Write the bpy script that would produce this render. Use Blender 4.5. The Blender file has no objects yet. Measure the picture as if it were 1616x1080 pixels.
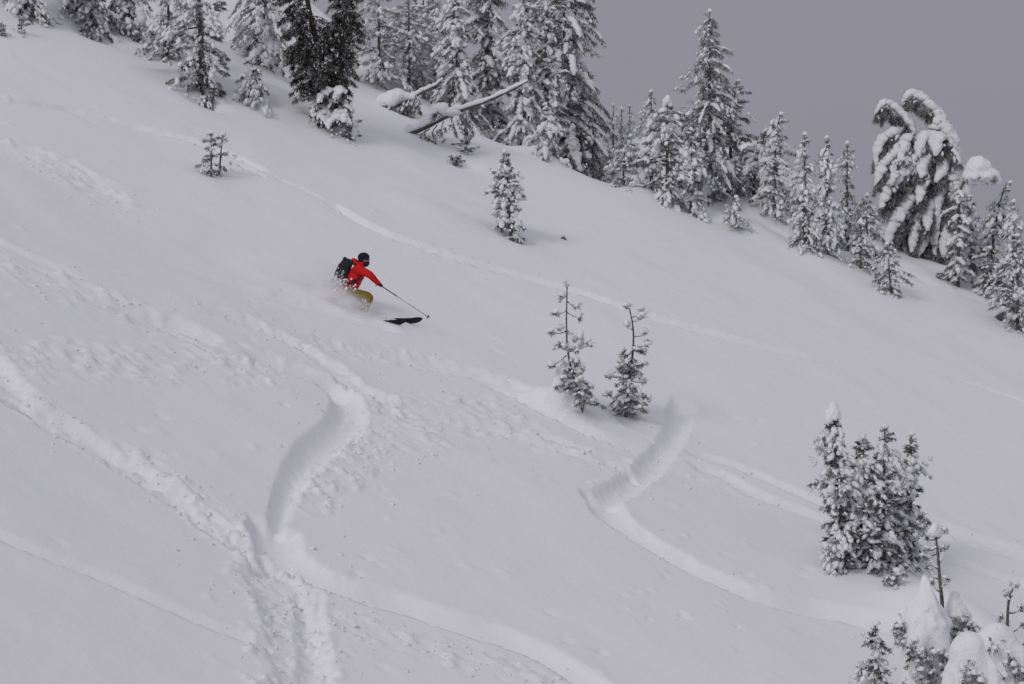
import bpy, math, random
import numpy as np

# ---------------------------------------------------------------- camera, sky, sun, exposure
scn = bpy.context.scene
COL = scn.collection
F = 4490.0                     # focal length in photograph pixels (100 mm on 36 mm)
cam_d = bpy.data.cameras.new('camera'); cam_d.lens = 100.0; cam_d.sensor_width = 36.0
cam_d.clip_start = 0.5; cam_d.clip_end = 5000.0
cam = bpy.data.objects.new('camera', cam_d); COL.objects.link(cam)
cam.location = (0, 0, 0); cam.rotation_euler = (math.radians(90), 0, 0)
scn.camera = cam

SUN_EL, SUN_AZ = math.radians(33), math.radians(212)   # azimuth clockwise from +Y: from the left, camera side
w = bpy.data.worlds.new('World'); scn.world = w; w.use_nodes = True
nt = w.node_tree; nt.nodes.clear()
wo = nt.nodes.new('ShaderNodeOutputWorld'); bg = nt.nodes.new('ShaderNodeBackground')
sky = nt.nodes.new('ShaderNodeTexSky'); sky.sky_type = 'NISHITA'; sky.sun_disc = False
sky.sun_elevation = SUN_EL; sky.sun_rotation = SUN_AZ
hsv = nt.nodes.new('ShaderNodeHueSaturation'); hsv.inputs['Saturation'].default_value = 0.1
hsv.inputs['Value'].default_value = 0.6
nt.links.new(sky.outputs[0], hsv.inputs['Color'])
tc = nt.nodes.new('ShaderNodeTexCoord'); sx = nt.nodes.new('ShaderNodeSeparateXYZ')
nt.links.new(tc.outputs['Generated'], sx.inputs[0])
rmp = nt.nodes.new('ShaderNodeValToRGB')                # overcast cloud deck: brighter overhead
els = rmp.color_ramp.elements
els[0].position = 0.0; els[0].color = (2.62, 2.57, 3.02, 1)
els[1].position = 1.0; els[1].color = (5.25, 5.2, 5.75, 1)
e = els.new(0.14); e.color = (2.72, 2.66, 3.12, 1)
nt.links.new(sx.outputs['Z'], rmp.inputs['Fac'])
mx = nt.nodes.new('ShaderNodeMix'); mx.data_type = 'RGBA'; mx.inputs['Factor'].default_value = 0.95
nt.links.new(hsv.outputs[0], mx.inputs[6]); nt.links.new(rmp.outputs[0], mx.inputs[7])
cn = nt.nodes.new('ShaderNodeTexNoise'); cn.inputs['Scale'].default_value = 5.0; cn.inputs['Detail'].default_value = 4
nt.links.new(tc.outputs['Generated'], cn.inputs['Vector'])
cm = nt.nodes.new('ShaderNodeMapRange'); cm.inputs[3].default_value = 0.93; cm.inputs[4].default_value = 1.07; nt.links.new(cn.outputs['Fac'], cm.inputs[0])
vm = nt.nodes.new('ShaderNodeVectorMath'); vm.operation = 'SCALE'; nt.links.new(mx.outputs[2], vm.inputs[0]); nt.links.new(cm.outputs[0], vm.inputs['Scale'])
nt.links.new(vm.outputs[0], bg.inputs['Color']); bg.inputs['Strength'].default_value = 0.1
nt.links.new(bg.outputs[0], wo.inputs['Surface'])

sd = bpy.data.lights.new('sun', 'SUN'); sd.energy = 0.8; sd.angle = math.radians(18); sd.color = (1.0, 0.97, 0.93)
sun = bpy.data.objects.new('sun', sd); COL.objects.link(sun)
from mathutils import Vector
S_DIR = Vector((math.sin(SUN_AZ) * math.cos(SUN_EL), math.cos(SUN_AZ) * math.cos(SUN_EL), math.sin(SUN_EL)))
sun.rotation_euler = S_DIR.to_track_quat('Z', 'Y').to_euler()

vs = scn.view_settings
vs.view_transform = 'Standard'; vs.look = 'None'; vs.exposure = 0.0; vs.gamma = 1.0; vs.use_curve_mapping = False
scn.render.engine = 'CYCLES'
scn.cycles.use_denoising = True
scn.cycles.max_bounces = 12; scn.cycles.diffuse_bounces = 4; scn.cycles.volume_bounces = 10
scn.cycles.volume_step_rate = 1.0; scn.cycles.volume_max_steps = 128

# ---------------------------------------------------------------- helpers: numbers
RNG = np.random.default_rng(11)

def hash2(ix, iy, seed):
    h = (ix.astype(np.int64) * 374761393 + iy.astype(np.int64) * 668265263 + seed * 2147483647) & 0xffffffff
    h = ((h ^ (h >> 13)) * 1274126177) & 0xffffffff
    return ((h ^ (h >> 16)) & 0xffff) / 65535.0

def vnoise(x, y, seed=0):
    ix = np.floor(x); iy = np.floor(y); fx = x - ix; fy = y - iy
    fx = fx * fx * fx * (fx * (fx * 6 - 15) + 10); fy = fy * fy * fy * (fy * (fy * 6 - 15) + 10)
    a = hash2(ix, iy, seed); b = hash2(ix + 1, iy, seed); c = hash2(ix, iy + 1, seed); d = hash2(ix + 1, iy + 1, seed)
    return (a + (b - a) * fx) * (1 - fy) + (c + (d - c) * fx) * fy - 0.5

def fbm(x, y, octv=4, seed=0, gain=0.5):
    r = 0; amp = 1.0
    for k in range(octv):
        r = r + amp * vnoise(x, y, seed + k * 17); x = x * 2.03; y = y * 2.03; amp *= gain
    return r

def smooth(t):
    t = np.clip(t, 0, 1); return t * t * (3 - 2 * t)

# ---------------------------------------------------------------- materials
def new_mat(name):
    m = bpy.data.materials.new(name); m.use_nodes = True
    n = m.node_tree; b = n.nodes['Principled BSDF']; return m, n, b

def simple(name, col, rough=0.6, var=0.0, scale=8.0, metal=0.0, bump=0.0, bscale=60.0):
    m, n, b = new_mat(name)
    b.inputs['Base Color'].default_value = (*col, 1); b.inputs['Roughness'].default_value = rough
    b.inputs['Metallic'].default_value = metal; b.inputs['Specular IOR Level'].default_value = 0.25
    if var or bump:
        t = n.nodes.new('ShaderNodeTexCoord')
    if var:
        no = n.nodes.new('ShaderNodeTexNoise'); no.inputs['Scale'].default_value = scale; no.inputs['Detail'].default_value = 5
        n.links.new(t.outputs['Object'], no.inputs['Vector'])
        r = n.nodes.new('ShaderNodeValToRGB')
        r.color_ramp.elements[0].color = (*[c * (1 - var) for c in col], 1); r.color_ramp.elements[0].position = 0.3
        r.color_ramp.elements[1].color = (*[min(1, c * (1 + var)) for c in col], 1); r.color_ramp.elements[1].position = 0.7
        n.links.new(no.outputs['Fac'], r.inputs['Fac']); n.links.new(r.outputs[0], b.inputs['Base Color'])
    if bump:
        n2 = n.nodes.new('ShaderNodeTexNoise'); n2.inputs['Scale'].default_value = bscale; n2.inputs['Detail'].default_value = 4
        n.links.new(t.outputs['Object'], n2.inputs['Vector'])
        bp = n.nodes.new('ShaderNodeBump'); bp.inputs['Strength'].default_value = bump; bp.inputs['Distance'].default_value = 0.02
        n.links.new(n2.outputs['Fac'], bp.inputs['Height']); n.links.new(bp.outputs[0], b.inputs['Normal'])
    return m

def snow_mat(name, bumps):
    m, n, b = new_mat(name)
    b.inputs['Base Color'].default_value = (0.86, 0.865, 0.885, 1); b.inputs['Roughness'].default_value = 0.75
    b.inputs['Specular IOR Level'].default_value = 0.2
    g = n.nodes.new('ShaderNodeNewGeometry'); prev = None
    for sc, det, st, dist in bumps:
        no = n.nodes.new('ShaderNodeTexNoise'); no.inputs['Scale'].default_value = sc; no.inputs['Detail'].default_value = det
        n.links.new(g.outputs['Position'], no.inputs['Vector'])
        bp = n.nodes.new('ShaderNodeBump'); bp.inputs['Strength'].default_value = st; bp.inputs['Distance'].default_value = dist
        n.links.new(no.outputs['Fac'], bp.inputs['Height'])
        if prev: n.links.new(prev.outputs[0], bp.inputs['Normal'])
        prev = bp
    n.links.new(prev.outputs[0], b.inputs['Normal'])
    return m

M_SNOW = snow_mat('snow', [(1.7, 4, 0.5, 0.05), (11.0, 5, 0.5, 0.012)])
M_SNOWT = snow_mat('bough_snow', [(7.0, 4, 0.5, 0.05), (28.0, 4, 0.6, 0.03)])

def needle_mat(name, green, frost_col, lo):
    m, n, b = new_mat(name)
    a = n.nodes.new('ShaderNodeAttribute'); a.attribute_name = 'frost'
    r = n.nodes.new('ShaderNodeValToRGB')
    r.color_ramp.elements[0].position = lo; r.color_ramp.elements[0].color = (*green, 1)
    r.color_ramp.elements[1].position = 1.0; r.color_ramp.elements[1].color = (*frost_col, 1)
    n.links.new(a.outputs['Fac'], r.inputs['Fac']); n.links.new(r.outputs[0], b.inputs['Base Color'])
    b.inputs['Roughness'].default_value = 0.7; b.inputs['Specular IOR Level'].default_value = 0.2
    return m
M_NEED = needle_mat('frosted_needles', (0.034, 0.037, 0.031), (0.72, 0.73, 0.76), 0.09)
M_NEEDD = needle_mat('dark_needles', (0.024, 0.026, 0.02), (0.5, 0.51, 0.52), 0.4)
M_BARK = simple('bark', (0.055, 0.043, 0.036), 0.9, 0.5, 14, bump=0.6, bscale=40)
M_BARKF = simple('frosted_bark', (0.13, 0.115, 0.105), 0.9, 0.6, 16, bump=0.6, bscale=40)

# ---------------------------------------------------------------- helpers: meshes
class MB:
    def __init__(s): s.v = []; s.f = []; s.n = 0; s.a = []
    def add(s, v, f, attr=None):
        v = np.asarray(v, dtype=np.float64).reshape(-1, 3); f = np.asarray(f, dtype=np.int64).reshape(-1, 3)
        s.v.append(v); s.f.append(f + s.n); s.n += len(v)
        s.a.append(np.zeros(len(v)) if attr is None else np.asarray(attr, dtype=np.float64))
    def mesh(s, name, mat, attr=None, origin=(0, 0, 0)):
        v = np.concatenate(s.v) - np.array(origin); f = np.concatenate(s.f)
        me = mesh_from(name, v, f)
        if attr:
            at = me.attributes.new(attr, 'FLOAT', 'POINT'); at.data.foreach_set('value', np.concatenate(s.a).astype(np.float32))
        me.materials.append(mat); return me

def mesh_from(name, v, f):
    me = bpy.data.meshes.new(name)
    me.vertices.add(len(v)); me.vertices.foreach_set('co', np.ascontiguousarray(v, dtype=np.float32).ravel())
    m = len(f); me.loops.add(3 * m); me.loops.foreach_set('vertex_index', np.ascontiguousarray(f, dtype=np.int32).ravel())
    me.polygons.add(m); me.polygons.foreach_set('loop_start', np.arange(0, 3 * m, 3, dtype=np.int32))
    me.polygons.foreach_set('use_smooth', np.ones(m, dtype=bool))
    me.update(calc_edges=True); return me

def link(name, me, parent=None, loc=(0, 0, 0)):
    o = bpy.data.objects.new(name, me); COL.objects.link(o); o.location = loc
    if parent: o.parent = parent
    return o

def thing(name, label, cat, loc=(0, 0, 0), group=None):
    o = bpy.data.objects.new(name, None); COL.objects.link(o); o.location = loc; o.empty_display_size = 0.2
    o['label'] = label; o['category'] = cat
    if group: o['group'] = group
    return o

def ico(sub):
    t = (1 + 5 ** 0.5) / 2
    v = [(-1, t, 0), (1, t, 0), (-1, -t, 0), (1, -t, 0), (0, -1, t), (0, 1, t), (0, -1, -t), (0, 1, -t), (t, 0, -1), (t, 0, 1), (-t, 0, -1), (-t, 0, 1)]
    f = [(0, 11, 5), (0, 5, 1), (0, 1, 7), (0, 7, 10), (0, 10, 11), (1, 5, 9), (5, 11, 4), (11, 10, 2), (10, 7, 6), (7, 1, 8), (3, 9, 4), (3, 4, 2), (3, 2, 6), (3, 6, 8), (3, 8, 9), (4, 9, 5), (2, 4, 11), (6, 2, 10), (8, 6, 7), (9, 8, 1)]
    v = [np.array(p, float) / np.linalg.norm(p) for p in v]
    for _ in range(sub):
        c = {}; nf = []
        def mid(a, b):
            k = (min(a, b), max(a, b))
            if k not in c:
                p = v[a] + v[b]; v.append(p / np.linalg.norm(p)); c[k] = len(v) - 1
            return c[k]
        for a, b, d in f:
            x, y, z = mid(a, b), mid(b, d), mid(d, a); nf += [(a, x, z), (b, y, x), (d, z, y), (x, y, z)]
        f = nf
    return np.array(v), np.array(f)
ICO = [ico(0), ico(1), ico(2)]

def unit(a):
    return a / np.maximum(np.linalg.norm(a, axis=-1, keepdims=True), 1e-9)

def lumps(mb, pos, scale, rng, lv=1, rough=0.25, flat=0.45, dirs=None):
    """snow lumps: deformed balls, their undersides flattened"""
    pos = np.asarray(pos, float).reshape(-1, 3); n = len(pos)
    if n == 0: return
    scale = np.broadcast_to(np.asarray(scale, float), (n, 3)) if np.ndim(scale) else np.full((n, 3), scale)
    T, Fc = ICO[lv]; k = len(T)
    v = np.repeat(T[None], n, 0)
    d1 = unit(rng.normal(size=(n, 3))); d2 = unit(rng.normal(size=(n, 3)))
    a1 = np.einsum('kj,nj->nk', T, d1); a2 = np.einsum('kj,nj->nk', T, d2)
    r = 1 + rough * (np.sin(3.1 * a1 + rng.uniform(0, 6, (n, 1))) * 0.6 + np.sin(4.7 * a2 + rng.uniform(0, 6, (n, 1))) * 0.4)
    v = v * r[..., None]
    z = v[..., 2]; v[..., 2] = np.where(z < 0, z * flat, z)
    an = rng.uniform(0, 6.28, n); c, s = np.cos(an), np.sin(an)
    v = v * scale[:, None, :]
    if dirs is None: xa = np.stack([c, s, np.zeros(n)], -1)
    else: xa = unit(np.broadcast_to(dirs, (n, 3)) + rng.normal(size=(n, 3)) * 0.18)
    ya = unit(np.cross(np.array([0, 0, 1.0]) + rng.normal(size=(n, 3)) * 0.12, xa)); za = np.cross(xa, ya)
    v = v[..., :1] * xa[:, None] + v[..., 1:2] * ya[:, None] + v[..., 2:] * za[:, None] + pos[:, None, :]
    f = Fc[None] + (np.arange(n) * k)[:, None, None]
    mb.add(v.reshape(-1, 3), f.reshape(-1, 3))

def tufts(mb, pos, dirs, rng, blades=7, length=0.09, width=0.009, spread=0.7, frost=(0.0, 0.8)):
    pos = np.asarray(pos, float).reshape(-1, 3); n = len(pos)
    if n == 0: return
    d = unit(np.repeat(unit(dirs)[:, None, :], blades, 1) + spread * rng.normal(size=(n, blades, 3)) * 0.7)
    L = length * rng.uniform(0.6, 1.25, (n, blades, 1))
    p = pos[:, None, :] + rng.normal(size=(n, blades, 3)) * length * 0.18
    sd_ = unit(np.cross(d, rng.normal(size=(n, blades, 3)))) * width
    v = np.stack([p - sd_, p + sd_, p + d * L], 2).reshape(-1, 3)
    f = np.arange(n * blades)[:, None] * 3 + np.array([[0, 1, 2]])
    fr = np.repeat(rng.uniform(frost[0], frost[1], n), blades) + rng.normal(size=n * blades) * 0.12
    mb.add(v, f, np.repeat(np.clip(fr, 0, 1), 3))

def tube(mb, pts, rad, sides=6, cap=True):
    pts = np.asarray(pts, float); m = len(pts); rad = np.broadcast_to(np.asarray(rad, float), (m,))
    t = unit(np.gradient(pts, axis=0)); ref = np.array([0.31, 0.95, 0.05]) if abs(t[0][1]) < 0.8 else np.array([1.0, 0.1, 0.05])
    u = unit(np.cross(t, ref)); wv = unit(np.cross(t, u)); a = np.linspace(0, 2 * np.pi, sides, endpoint=False)
    v = pts[:, None] + rad[:, None, None] * (np.cos(a)[None, :, None] * u[:, None] + np.sin(a)[None, :, None] * wv[:, None])
    v = v.reshape(-1, 3); f = []
    i = np.arange(m - 1)[:, None] * sides; j = np.arange(sides)[None]; j2 = (j + 1) % sides
    f.append(np.stack([i + j, i + j2, i + sides + j2], -1).reshape(-1, 3)); f.append(np.stack([i + j, i + sides + j2, i + sides + j], -1).reshape(-1, 3))
    if cap:
        v = np.concatenate([v, pts[:1], pts[-1:]]); c0 = m * sides; jj = np.arange(sides); k2 = (jj + 1) % sides
        f.append(np.stack([np.full(sides, c0), k2, jj], -1)); b0 = (m - 1) * sides
        f.append(np.stack([np.full(sides, c0 + 1), b0 + jj, b0 + k2], -1))
    mb.add(v, np.concatenate(f))

def sleeve(mb, pts, wid, hgt, rng, sides=10, rough=0.16, lower=0.4):
    """thick snow lying along a bough: a rounded loaf wider than high"""
    pts = np.asarray(pts, float); m = len(pts)
    t = unit(np.gradient(pts, axis=0)); up = np.array([0, 0, 1.0])
    lat = np.cross(t, up); bad = np.linalg.norm(lat, axis=1) < 0.25
    lat[bad] = lat[~bad].mean(0) if (~bad).any() else np.array([0.0, 1.0, 0]); lat = unit(lat); nrm = unit(np.cross(lat, t))
    nrm = np.where((nrm[:, 2:] < 0), -nrm, nrm)
    a = np.linspace(0, 2 * np.pi, sides, endpoint=False)
    ca, sa = np.cos(a), np.sin(a); hh = np.where(sa > 0, sa, sa * lower)
    ph = rng.uniform(0, 6, 4); i = np.arange(m)[:, None]
    nz = 1 + rough * (np.sin(i * 1.3 + 2 * a[None] + ph[0]) + 0.8 * np.sin(i * 2.3 - 3 * a[None] + ph[1])) * 0.6 + rough * 0.5 * rng.normal(size=(m, sides))
    v = pts[:, None] + nz[..., None] * (wid[:, None, None] * ca[None, :, None] * lat[:, None] + hgt[:, None, None] * hh[None, :, None] * nrm[:, None])
    v = v.reshape(-1, 3); i = np.arange(m - 1)[:, None] * sides; j = np.arange(sides)[None]; j2 = (j + 1) % sides
    f = [np.stack([i + j, i + j2, i + sides + j2], -1).reshape(-1, 3), np.stack([i + j, i + sides + j2, i + sides + j], -1).reshape(-1, 3)]
    v = np.concatenate([v, pts[:1] - t[:1] * wid[0] * 0.3, pts[-1:] + t[-1:] * wid[-1] * 0.4]); c0 = m * sides; jj = np.arange(sides); k2 = (jj + 1) % sides
    f.append(np.stack([np.full(sides, c0), k2, jj], -1)); b0 = (m - 1) * sides; f.append(np.stack([np.full(sides, c0 + 1), b0 + jj, b0 + k2], -1))
    mb.add(v, np.concatenate(f))

def capsule(p0, p1, r0, r1, sides=14, squash=None):
    p0 = np.array(p0, float); p1 = np.array(p1, float); d = p1 - p0; L = np.linalg.norm(d)
    t = d / L if L > 1e-6 else np.array([0, 0, 1.0])
    ref = np.array([0, 1.0, 0]) if abs(t[1]) < 0.9 else np.array([1.0, 0, 0]); u = np.cross(t, ref); u /= np.linalg.norm(u); wv = np.cross(t, u)
    rings = []
    for k in range(4): an = -math.pi / 2 + (k + 1) * math.pi / 10; rings.append((p0 + t * r0 * math.sin(an), r0 * math.cos(an)))
    for k in range(5): s = k / 4; rings.append((p0 + d * s, r0 + (r1 - r0) * s))
    for k in range(4): an = (k + 1) * math.pi / 10; rings.append((p1 + t * r1 * math.sin(an), r1 * math.cos(an)))
    a = np.linspace(0, 2 * np.pi, sides, endpoint=False)
    v = np.concatenate([c + r * (np.cos(a)[:, None] * u + np.sin(a)[:, None] * wv) for c, r in rings])
    m = len(rings); f = []
    i = np.arange(m - 1)[:, None] * sides; j = np.arange(sides)[None]; j2 = (j + 1) % sides
    f.append(np.stack([i + j, i + j2, i + sides + j2], -1).reshape(-1, 3)); f.append(np.stack([i + j, i + sides + j2, i + sides + j], -1).reshape(-1, 3))
    v = np.concatenate([v, [p0 - t * r0], [p1 + t * r1]]); c0 = m * sides; jj = np.arange(sides); k2 = (jj + 1) % sides
    f.append(np.stack([np.full(sides, c0), k2, jj], -1)); b0 = (m - 1) * sides; f.append(np.stack([np.full(sides, c0 + 1), b0 + jj, b0 + k2], -1))
    return v, np.concatenate(f)

def ellipsoid(c, r, rot=None):
    v, f = ICO[2]; v = v * np.array(r)
    if rot is not None: v = v @ np.array(rot).T
    return v + np.array(c), f

def blob(shapes, voxel, smooth_it=6, wob=0.0, seed=0, wscale=6.0):
    """many closed shapes welded to one continuous skin; returns vertices and triangles"""
    b = MB()
    for v, f in shapes: b.add(v, f)
    me = mesh_from('tmp', np.concatenate(b.v), np.concatenate(b.f)); o = bpy.data.objects.new('tmp', me); COL.objects.link(o)
    r = o.modifiers.new('r', 'REMESH'); r.mode = 'VOXEL'; r.voxel_size = voxel
    if smooth_it:
        s = o.modifiers.new('s', 'SMOOTH'); s.factor = 0.5; s.iterations = smooth_it
    tm = o.modifiers.new('t', 'TRIANGULATE')
    dg = bpy.context.evaluated_depsgraph_get(); ev = o.evaluated_get(dg); m2 = ev.to_mesh()
    n = len(m2.vertices); v = np.empty(n * 3, np.float32); m2.vertices.foreach_get('co', v); v = v.reshape(-1, 3).astype(float)
    nf = len(m2.polygons); f = np.empty(nf * 3, np.int32); m2.loops.foreach_get('vertex_index', f); f = f.reshape(-1, 3)
    ev.to_mesh_clear(); bpy.data.objects.remove(o); bpy.data.meshes.remove(me)
    if wob:
        rg = np.random.default_rng(seed); d = np.zeros_like(v)
        for k in range(5):
            q = unit(rg.normal(size=3)) * wscale * (1.7 ** k) ; d += (unit(rg.normal(size=3)) * np.sin(v @ q + rg.uniform(0, 6))[:, None]) * wob / (1.5 ** k)
        v = v + d
    return v, f

# ---------------------------------------------------------------- terrain
Z0, AX, BY = -16.5, -0.35, 0.272
def ray(px, py): return (px - 808) / F, (540 - py) / F
def P(px, py):
    """plan position where the sight line of a pixel meets the plain slope"""
    u, v = ray(px, py); y = -Z0 / (BY + AX * u - v); return np.array([u * y, y])

YC_PX = np.array([-600, 0, 300, 450, 560, 620, 700, 800, 1000, 1100, 1150, 1200, 1300, 1616, 2200], float)
YC_Y = np.array([103, 101, 98, 94, 88, 85, 82.5, 80.5, 80.5, 80.8, 83.5, 86, 88, 87, 88], float)
YC_X = (YC_PX - 808) / F * YC_Y

def base_height(x, y):
    xs = np.where(x < -22, -22 - 25 * np.tanh((-22 - x) / 25), x)       # the hillside eases off far to the left
    slope = Z0 + AX * xs + BY * y
    slope = slope + 0.34 * fbm(x / 17.0 + 3.1, y / 17.0 + 8.2, 2, 5) * smooth((np.abs(x + 2.5) + np.abs(y - 59) - 3) / 8) + 0.12 * fbm(x / 3.6, y / 3.6, 3, 9)
    slope = slope + 0.11 * np.log1p(np.exp(np.clip((-3.5 - x) * 1.2, -30, 30))) * smooth((62 - y) / 14) + 0.03 * np.log1p(np.exp(np.clip((-3.5 - x), -30, 30)))   # steeper to the left
    d = np.maximum(y - np.interp(x, YC_X, YC_Y), 0)
    k = 0.06; lim = 6.5
    slope = slope - np.where(d < lim, k * d * d, k * lim * lim + 2 * k * lim * (d - lim))
    near = -1.75 - 0.2 * y - 0.1 * x + 0.4 * fbm(x / 9.0, y / 9.0, 2, 31)  # the photographer's bank
    df = slope - near; h = smooth(0.5 + df / 6.0)
    z = near * (1 - h) + slope * h + 1.0 * h * (1 - h)
    for bx, by, br, bh in BUMPS:
        ry = br * (2.2 if bh > 2 else 1.0); r2 = (x - bx) ** 2 / (br * br) + (y - by) ** 2 / (ry * ry); z = z + bh * np.exp(-np.minimum(r2, 40))
    return z

BUMPS = [(3.7, 93.0, 2.0, 3.7), (6.0, 95.0, 3.0, 4.6)]
def bump_at(px, py, r, h, dy=0.0):
    p = P(px, py); BUMPS.append((p[0], p[1] + dy, r, h))
for a_ in [(520, 208, 0.5, 0.22), (535, 203, 0.6, 0.3), (880, 640, 0.55, 0.22), (905, 640, 0.55, 0.22), (1350, 415, 0.9, 0.25),
           (1420, 425, 1.3, 0.35), (1020, 310, 0.8, 0.3), (1210, 345, 0.9, 0.35), (1290, 405, 0.8, 0.25), (1350, 890, 0.9, 0.3), (1480, 985, 1.3, 0.5), (1580, 1050, 1.6, 0.5),
           (440, 165, 1.1, 0.4), (300, 120, 1.0, 0.25), (850, 235, 0.8, 0.35), (770, 345, 0.8, 0.12), (680, 340, 1.2, 0.16), (1530, 450, 1.2, 0.4), (1180, 360, 0.8, 0.3), (60, 10, 1.5, 0.4)]:
    bump_at(*a_)
for a_ in [(325, 160, 0.5, -0.3), (150, 58, 0.6, -0.35), (815, 382, 0.35, -0.12), (518, 203, 0.35, -0.15), (700, 236, 1.4, -0.22), (735, 247, 0.4, -0.12), (990, 665, 0.3, -0.1), (340, 284, 0.25, -0.06)]:
    bump_at(*a_)

def axis(lo, hi, step, ends, grow=1.25):
    c = list(np.arange(lo, hi + 1e-6, step)); s = step
    while c[-1] < ends[1]: s *= grow; c.append(c[-1] + s)
    s = step
    while c[0] > ends[0]: s *= grow; c.insert(0, c[0] - s)
    return np.array(c)
GX = axis(-15.0, 16.0, 0.082, (-500, 500)); GY = axis(37.0, 88.5, 0.063, (-300, 700))
def refine(g, lo, hi):                       # twice as many columns where the deep turns run along the view
    m = (g[:-1] > lo) & (g[1:] < hi); return np.sort(np.concatenate([g, ((g[:-1] + g[1:]) / 2)[m]]))
GX = refine(refine(GX, -5.2, -2.0), 1.3, 3.9)
XX, YY = np.meshgrid(GX, GY); ZB = base_height(XX, YY); ZZ = ZB.copy()

def PT(px, py):
    """plan position where a sight line meets the untracked snow"""
    u, v = ray(px, py); y = np.arange(36.0, 100.0, 0.04); h = base_height(u * y, y) > v * y
    i = int(np.argmax(h)) if h.any() else len(y) - 1; return np.array([u * y[i], y[i]])

def catmull(p, n=8):
    p = np.asarray(p, float); q = np.concatenate([[2 * p[0] - p[1]], p, [2 * p[-1] - p[-2]]]); out = []
    for i in range(1, len(q) - 2):
        for t in np.linspace(0, 1, n, endpoint=False):
            a, b, c, d = q[i - 1], q[i], q[i + 1], q[i + 2]
            out.append(0.5 * ((2 * b) + (c - a) * t + (2 * a - 5 * b + 4 * c - d) * t * t + (3 * b - a - 3 * c + d) * t ** 3))
    out.append(p[-1]); return np.array(out)

DEBRIS = []
def track(pix, width, depth, ramps=(1.0, 0.35), berm=(0.12, 0.1), rough=0.0, fade=(0.1, 0.1), debris=0, seed=1, rs=0.25, edge=0.1, taper=(1, 1)):
    """a ski track pressed into the snow along a line; ramps and berms for its left and right side"""
    rough *= 0.42; rs *= 0.5; width *= 0.84; depth *= 0.66
    pts = catmull([PT(*p) for p in pix], 8); reach = width * 2.4
    ix0, ix1 = np.searchsorted(GX, [pts[:, 0].min() - reach, pts[:, 0].max() + reach]); iy0, iy1 = np.searchsorted(GY, [pts[:, 1].min() - reach, pts[:, 1].max() + reach])
    X = XX[iy0:iy1, ix0:ix1]; Y = YY[iy0:iy1, ix0:ix1]
    best = np.full(X.shape, 1e9); sg = np.zeros(X.shape); tt = np.zeros(X.shape); m = len(pts)
    gx = GX[ix0:ix1]; gy = GY[iy0:iy1]
    for i in range(m - 1):
        a, b = pts[i], pts[i + 1]; d = b - a; L2 = d @ d
        if L2 < 1e-9: continue
        j0, j1 = np.searchsorted(gx, [min(a[0], b[0]) - reach, max(a[0], b[0]) + reach]); k0, k1 = np.searchsorted(gy, [min(a[1], b[1]) - reach, max(a[1], b[1]) + reach])
        x = X[k0:k1, j0:j1] - a[0]; y = Y[k0:k1, j0:j1] - a[1]
        t = np.clip((x * d[0] + y * d[1]) / L2, 0, 1); ex = x - t * d[0]; ey = y - t * d[1]; dist = np.hypot(ex, ey)
        s = np.sign(ex * d[1] - ey * d[0]) ; B = best[k0:k1, j0:j1]; msk = dist < B
        B[msk] = dist[msk]; sg[k0:k1, j0:j1][msk] = s[msk]; tt[k0:k1, j0:j1][msk] = ((i + t) / (m - 1))[msk]
    on = best < reach
    wob = 1 + (edge + 0.05) * 2.2 * fbm(X / 0.45, Y / 0.45, 4, seed, 0.6)
    u = np.where(on, sg * best / (width * wob * np.interp(tt, np.linspace(0, 1, len(taper)), taper)), 9)
    crisp = lambda t: 1 - (1 - np.clip(t, 0, 1)) ** 2.2
    f = np.minimum(crisp((u + 1) / ramps[0]), crisp((1 - u) / ramps[1])); f = np.where(np.abs(u) < 1, f, 0)
    bl = berm[0] * np.exp(-((u + 1.22) / 0.3) ** 2) + berm[1] * np.exp(-((u - 1.22) / 0.3) ** 2)
    fd = smooth(tt / max(fade[0], 1e-3)) * smooth((1 - tt) / max(fade[1], 1e-3))
    chunk = fbm(X / rs, Y / rs, 3, seed + 3, 0.6)
    near = np.exp(-(np.clip(np.abs(u) - 0.9, 0, 9) / 0.35) ** 2)
    dz = fd * (depth * (-f + bl * (0.75 + 1.1 * chunk)) + rough * near * (2.6 * np.maximum(chunk - 0.16, 0) - 1.2 * np.maximum(-0.3 - chunk, 0)))
    ZZ[iy0:iy1, ix0:ix1] += np.where(on, dz, 0)
    if debris:
        rg = np.random.default_rng(seed + 77); i = rg.integers(0, m, debris); side = rg.normal(size=debris) * width * 1.25
        d = np.gradient(pts, axis=0)[i]; nn = unit(np.stack([d[:, 1], -d[:, 0]], -1))
        p = pts[i] + nn * side[:, None] + rg.normal(size=(debris, 2)) * 0.15; DEBRIS.append(p)

# fine old tracks
track([(-40, 150), (60, 165), (120, 178), (210, 200), (300, 222), (370, 247), (432, 278)], 0.3, 0.2, rough=0.09, fade=(0, 0.12), seed=2, debris=60)
track([(372, 258), (400, 270), (430, 284)], 0.16, 0.1, fade=(0.2, 0.3), seed=3)
track([(-40, 228), (40, 245), (95, 262), (140, 285), (165, 312), (205, 345)], 0.75, 0.14, berm=(0.25, 0.2), rough=0.2, fade=(0, 0.35), seed=4, debris=110, rs=0.35)
track([(515, 318), (570, 350), (640, 380), (720, 408), (800, 430), (900, 458), (1000, 490), (1100, 520), (1200, 546), (1330, 576)], 0.32, 0.27, berm=(0.1, 0.05), rough=0.05, fade=(0.04, 0.2), seed=5, debris=40, edge=0.05)
track([(655, 385), (700, 400), (740, 414), (790, 429)], 0.5, 0.02, rough=0.16, fade=(0.3, 0.3), seed=55, debris=60)
track([(-40, 828), (60, 870), (150, 905), (240, 945), (330, 985), (430, 1022)], 0.2, 0.17, ramps=(1.2, 0.3), berm=(0.0, 0.0), fade=(0, 0.02), seed=6, edge=-0.035)
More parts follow.
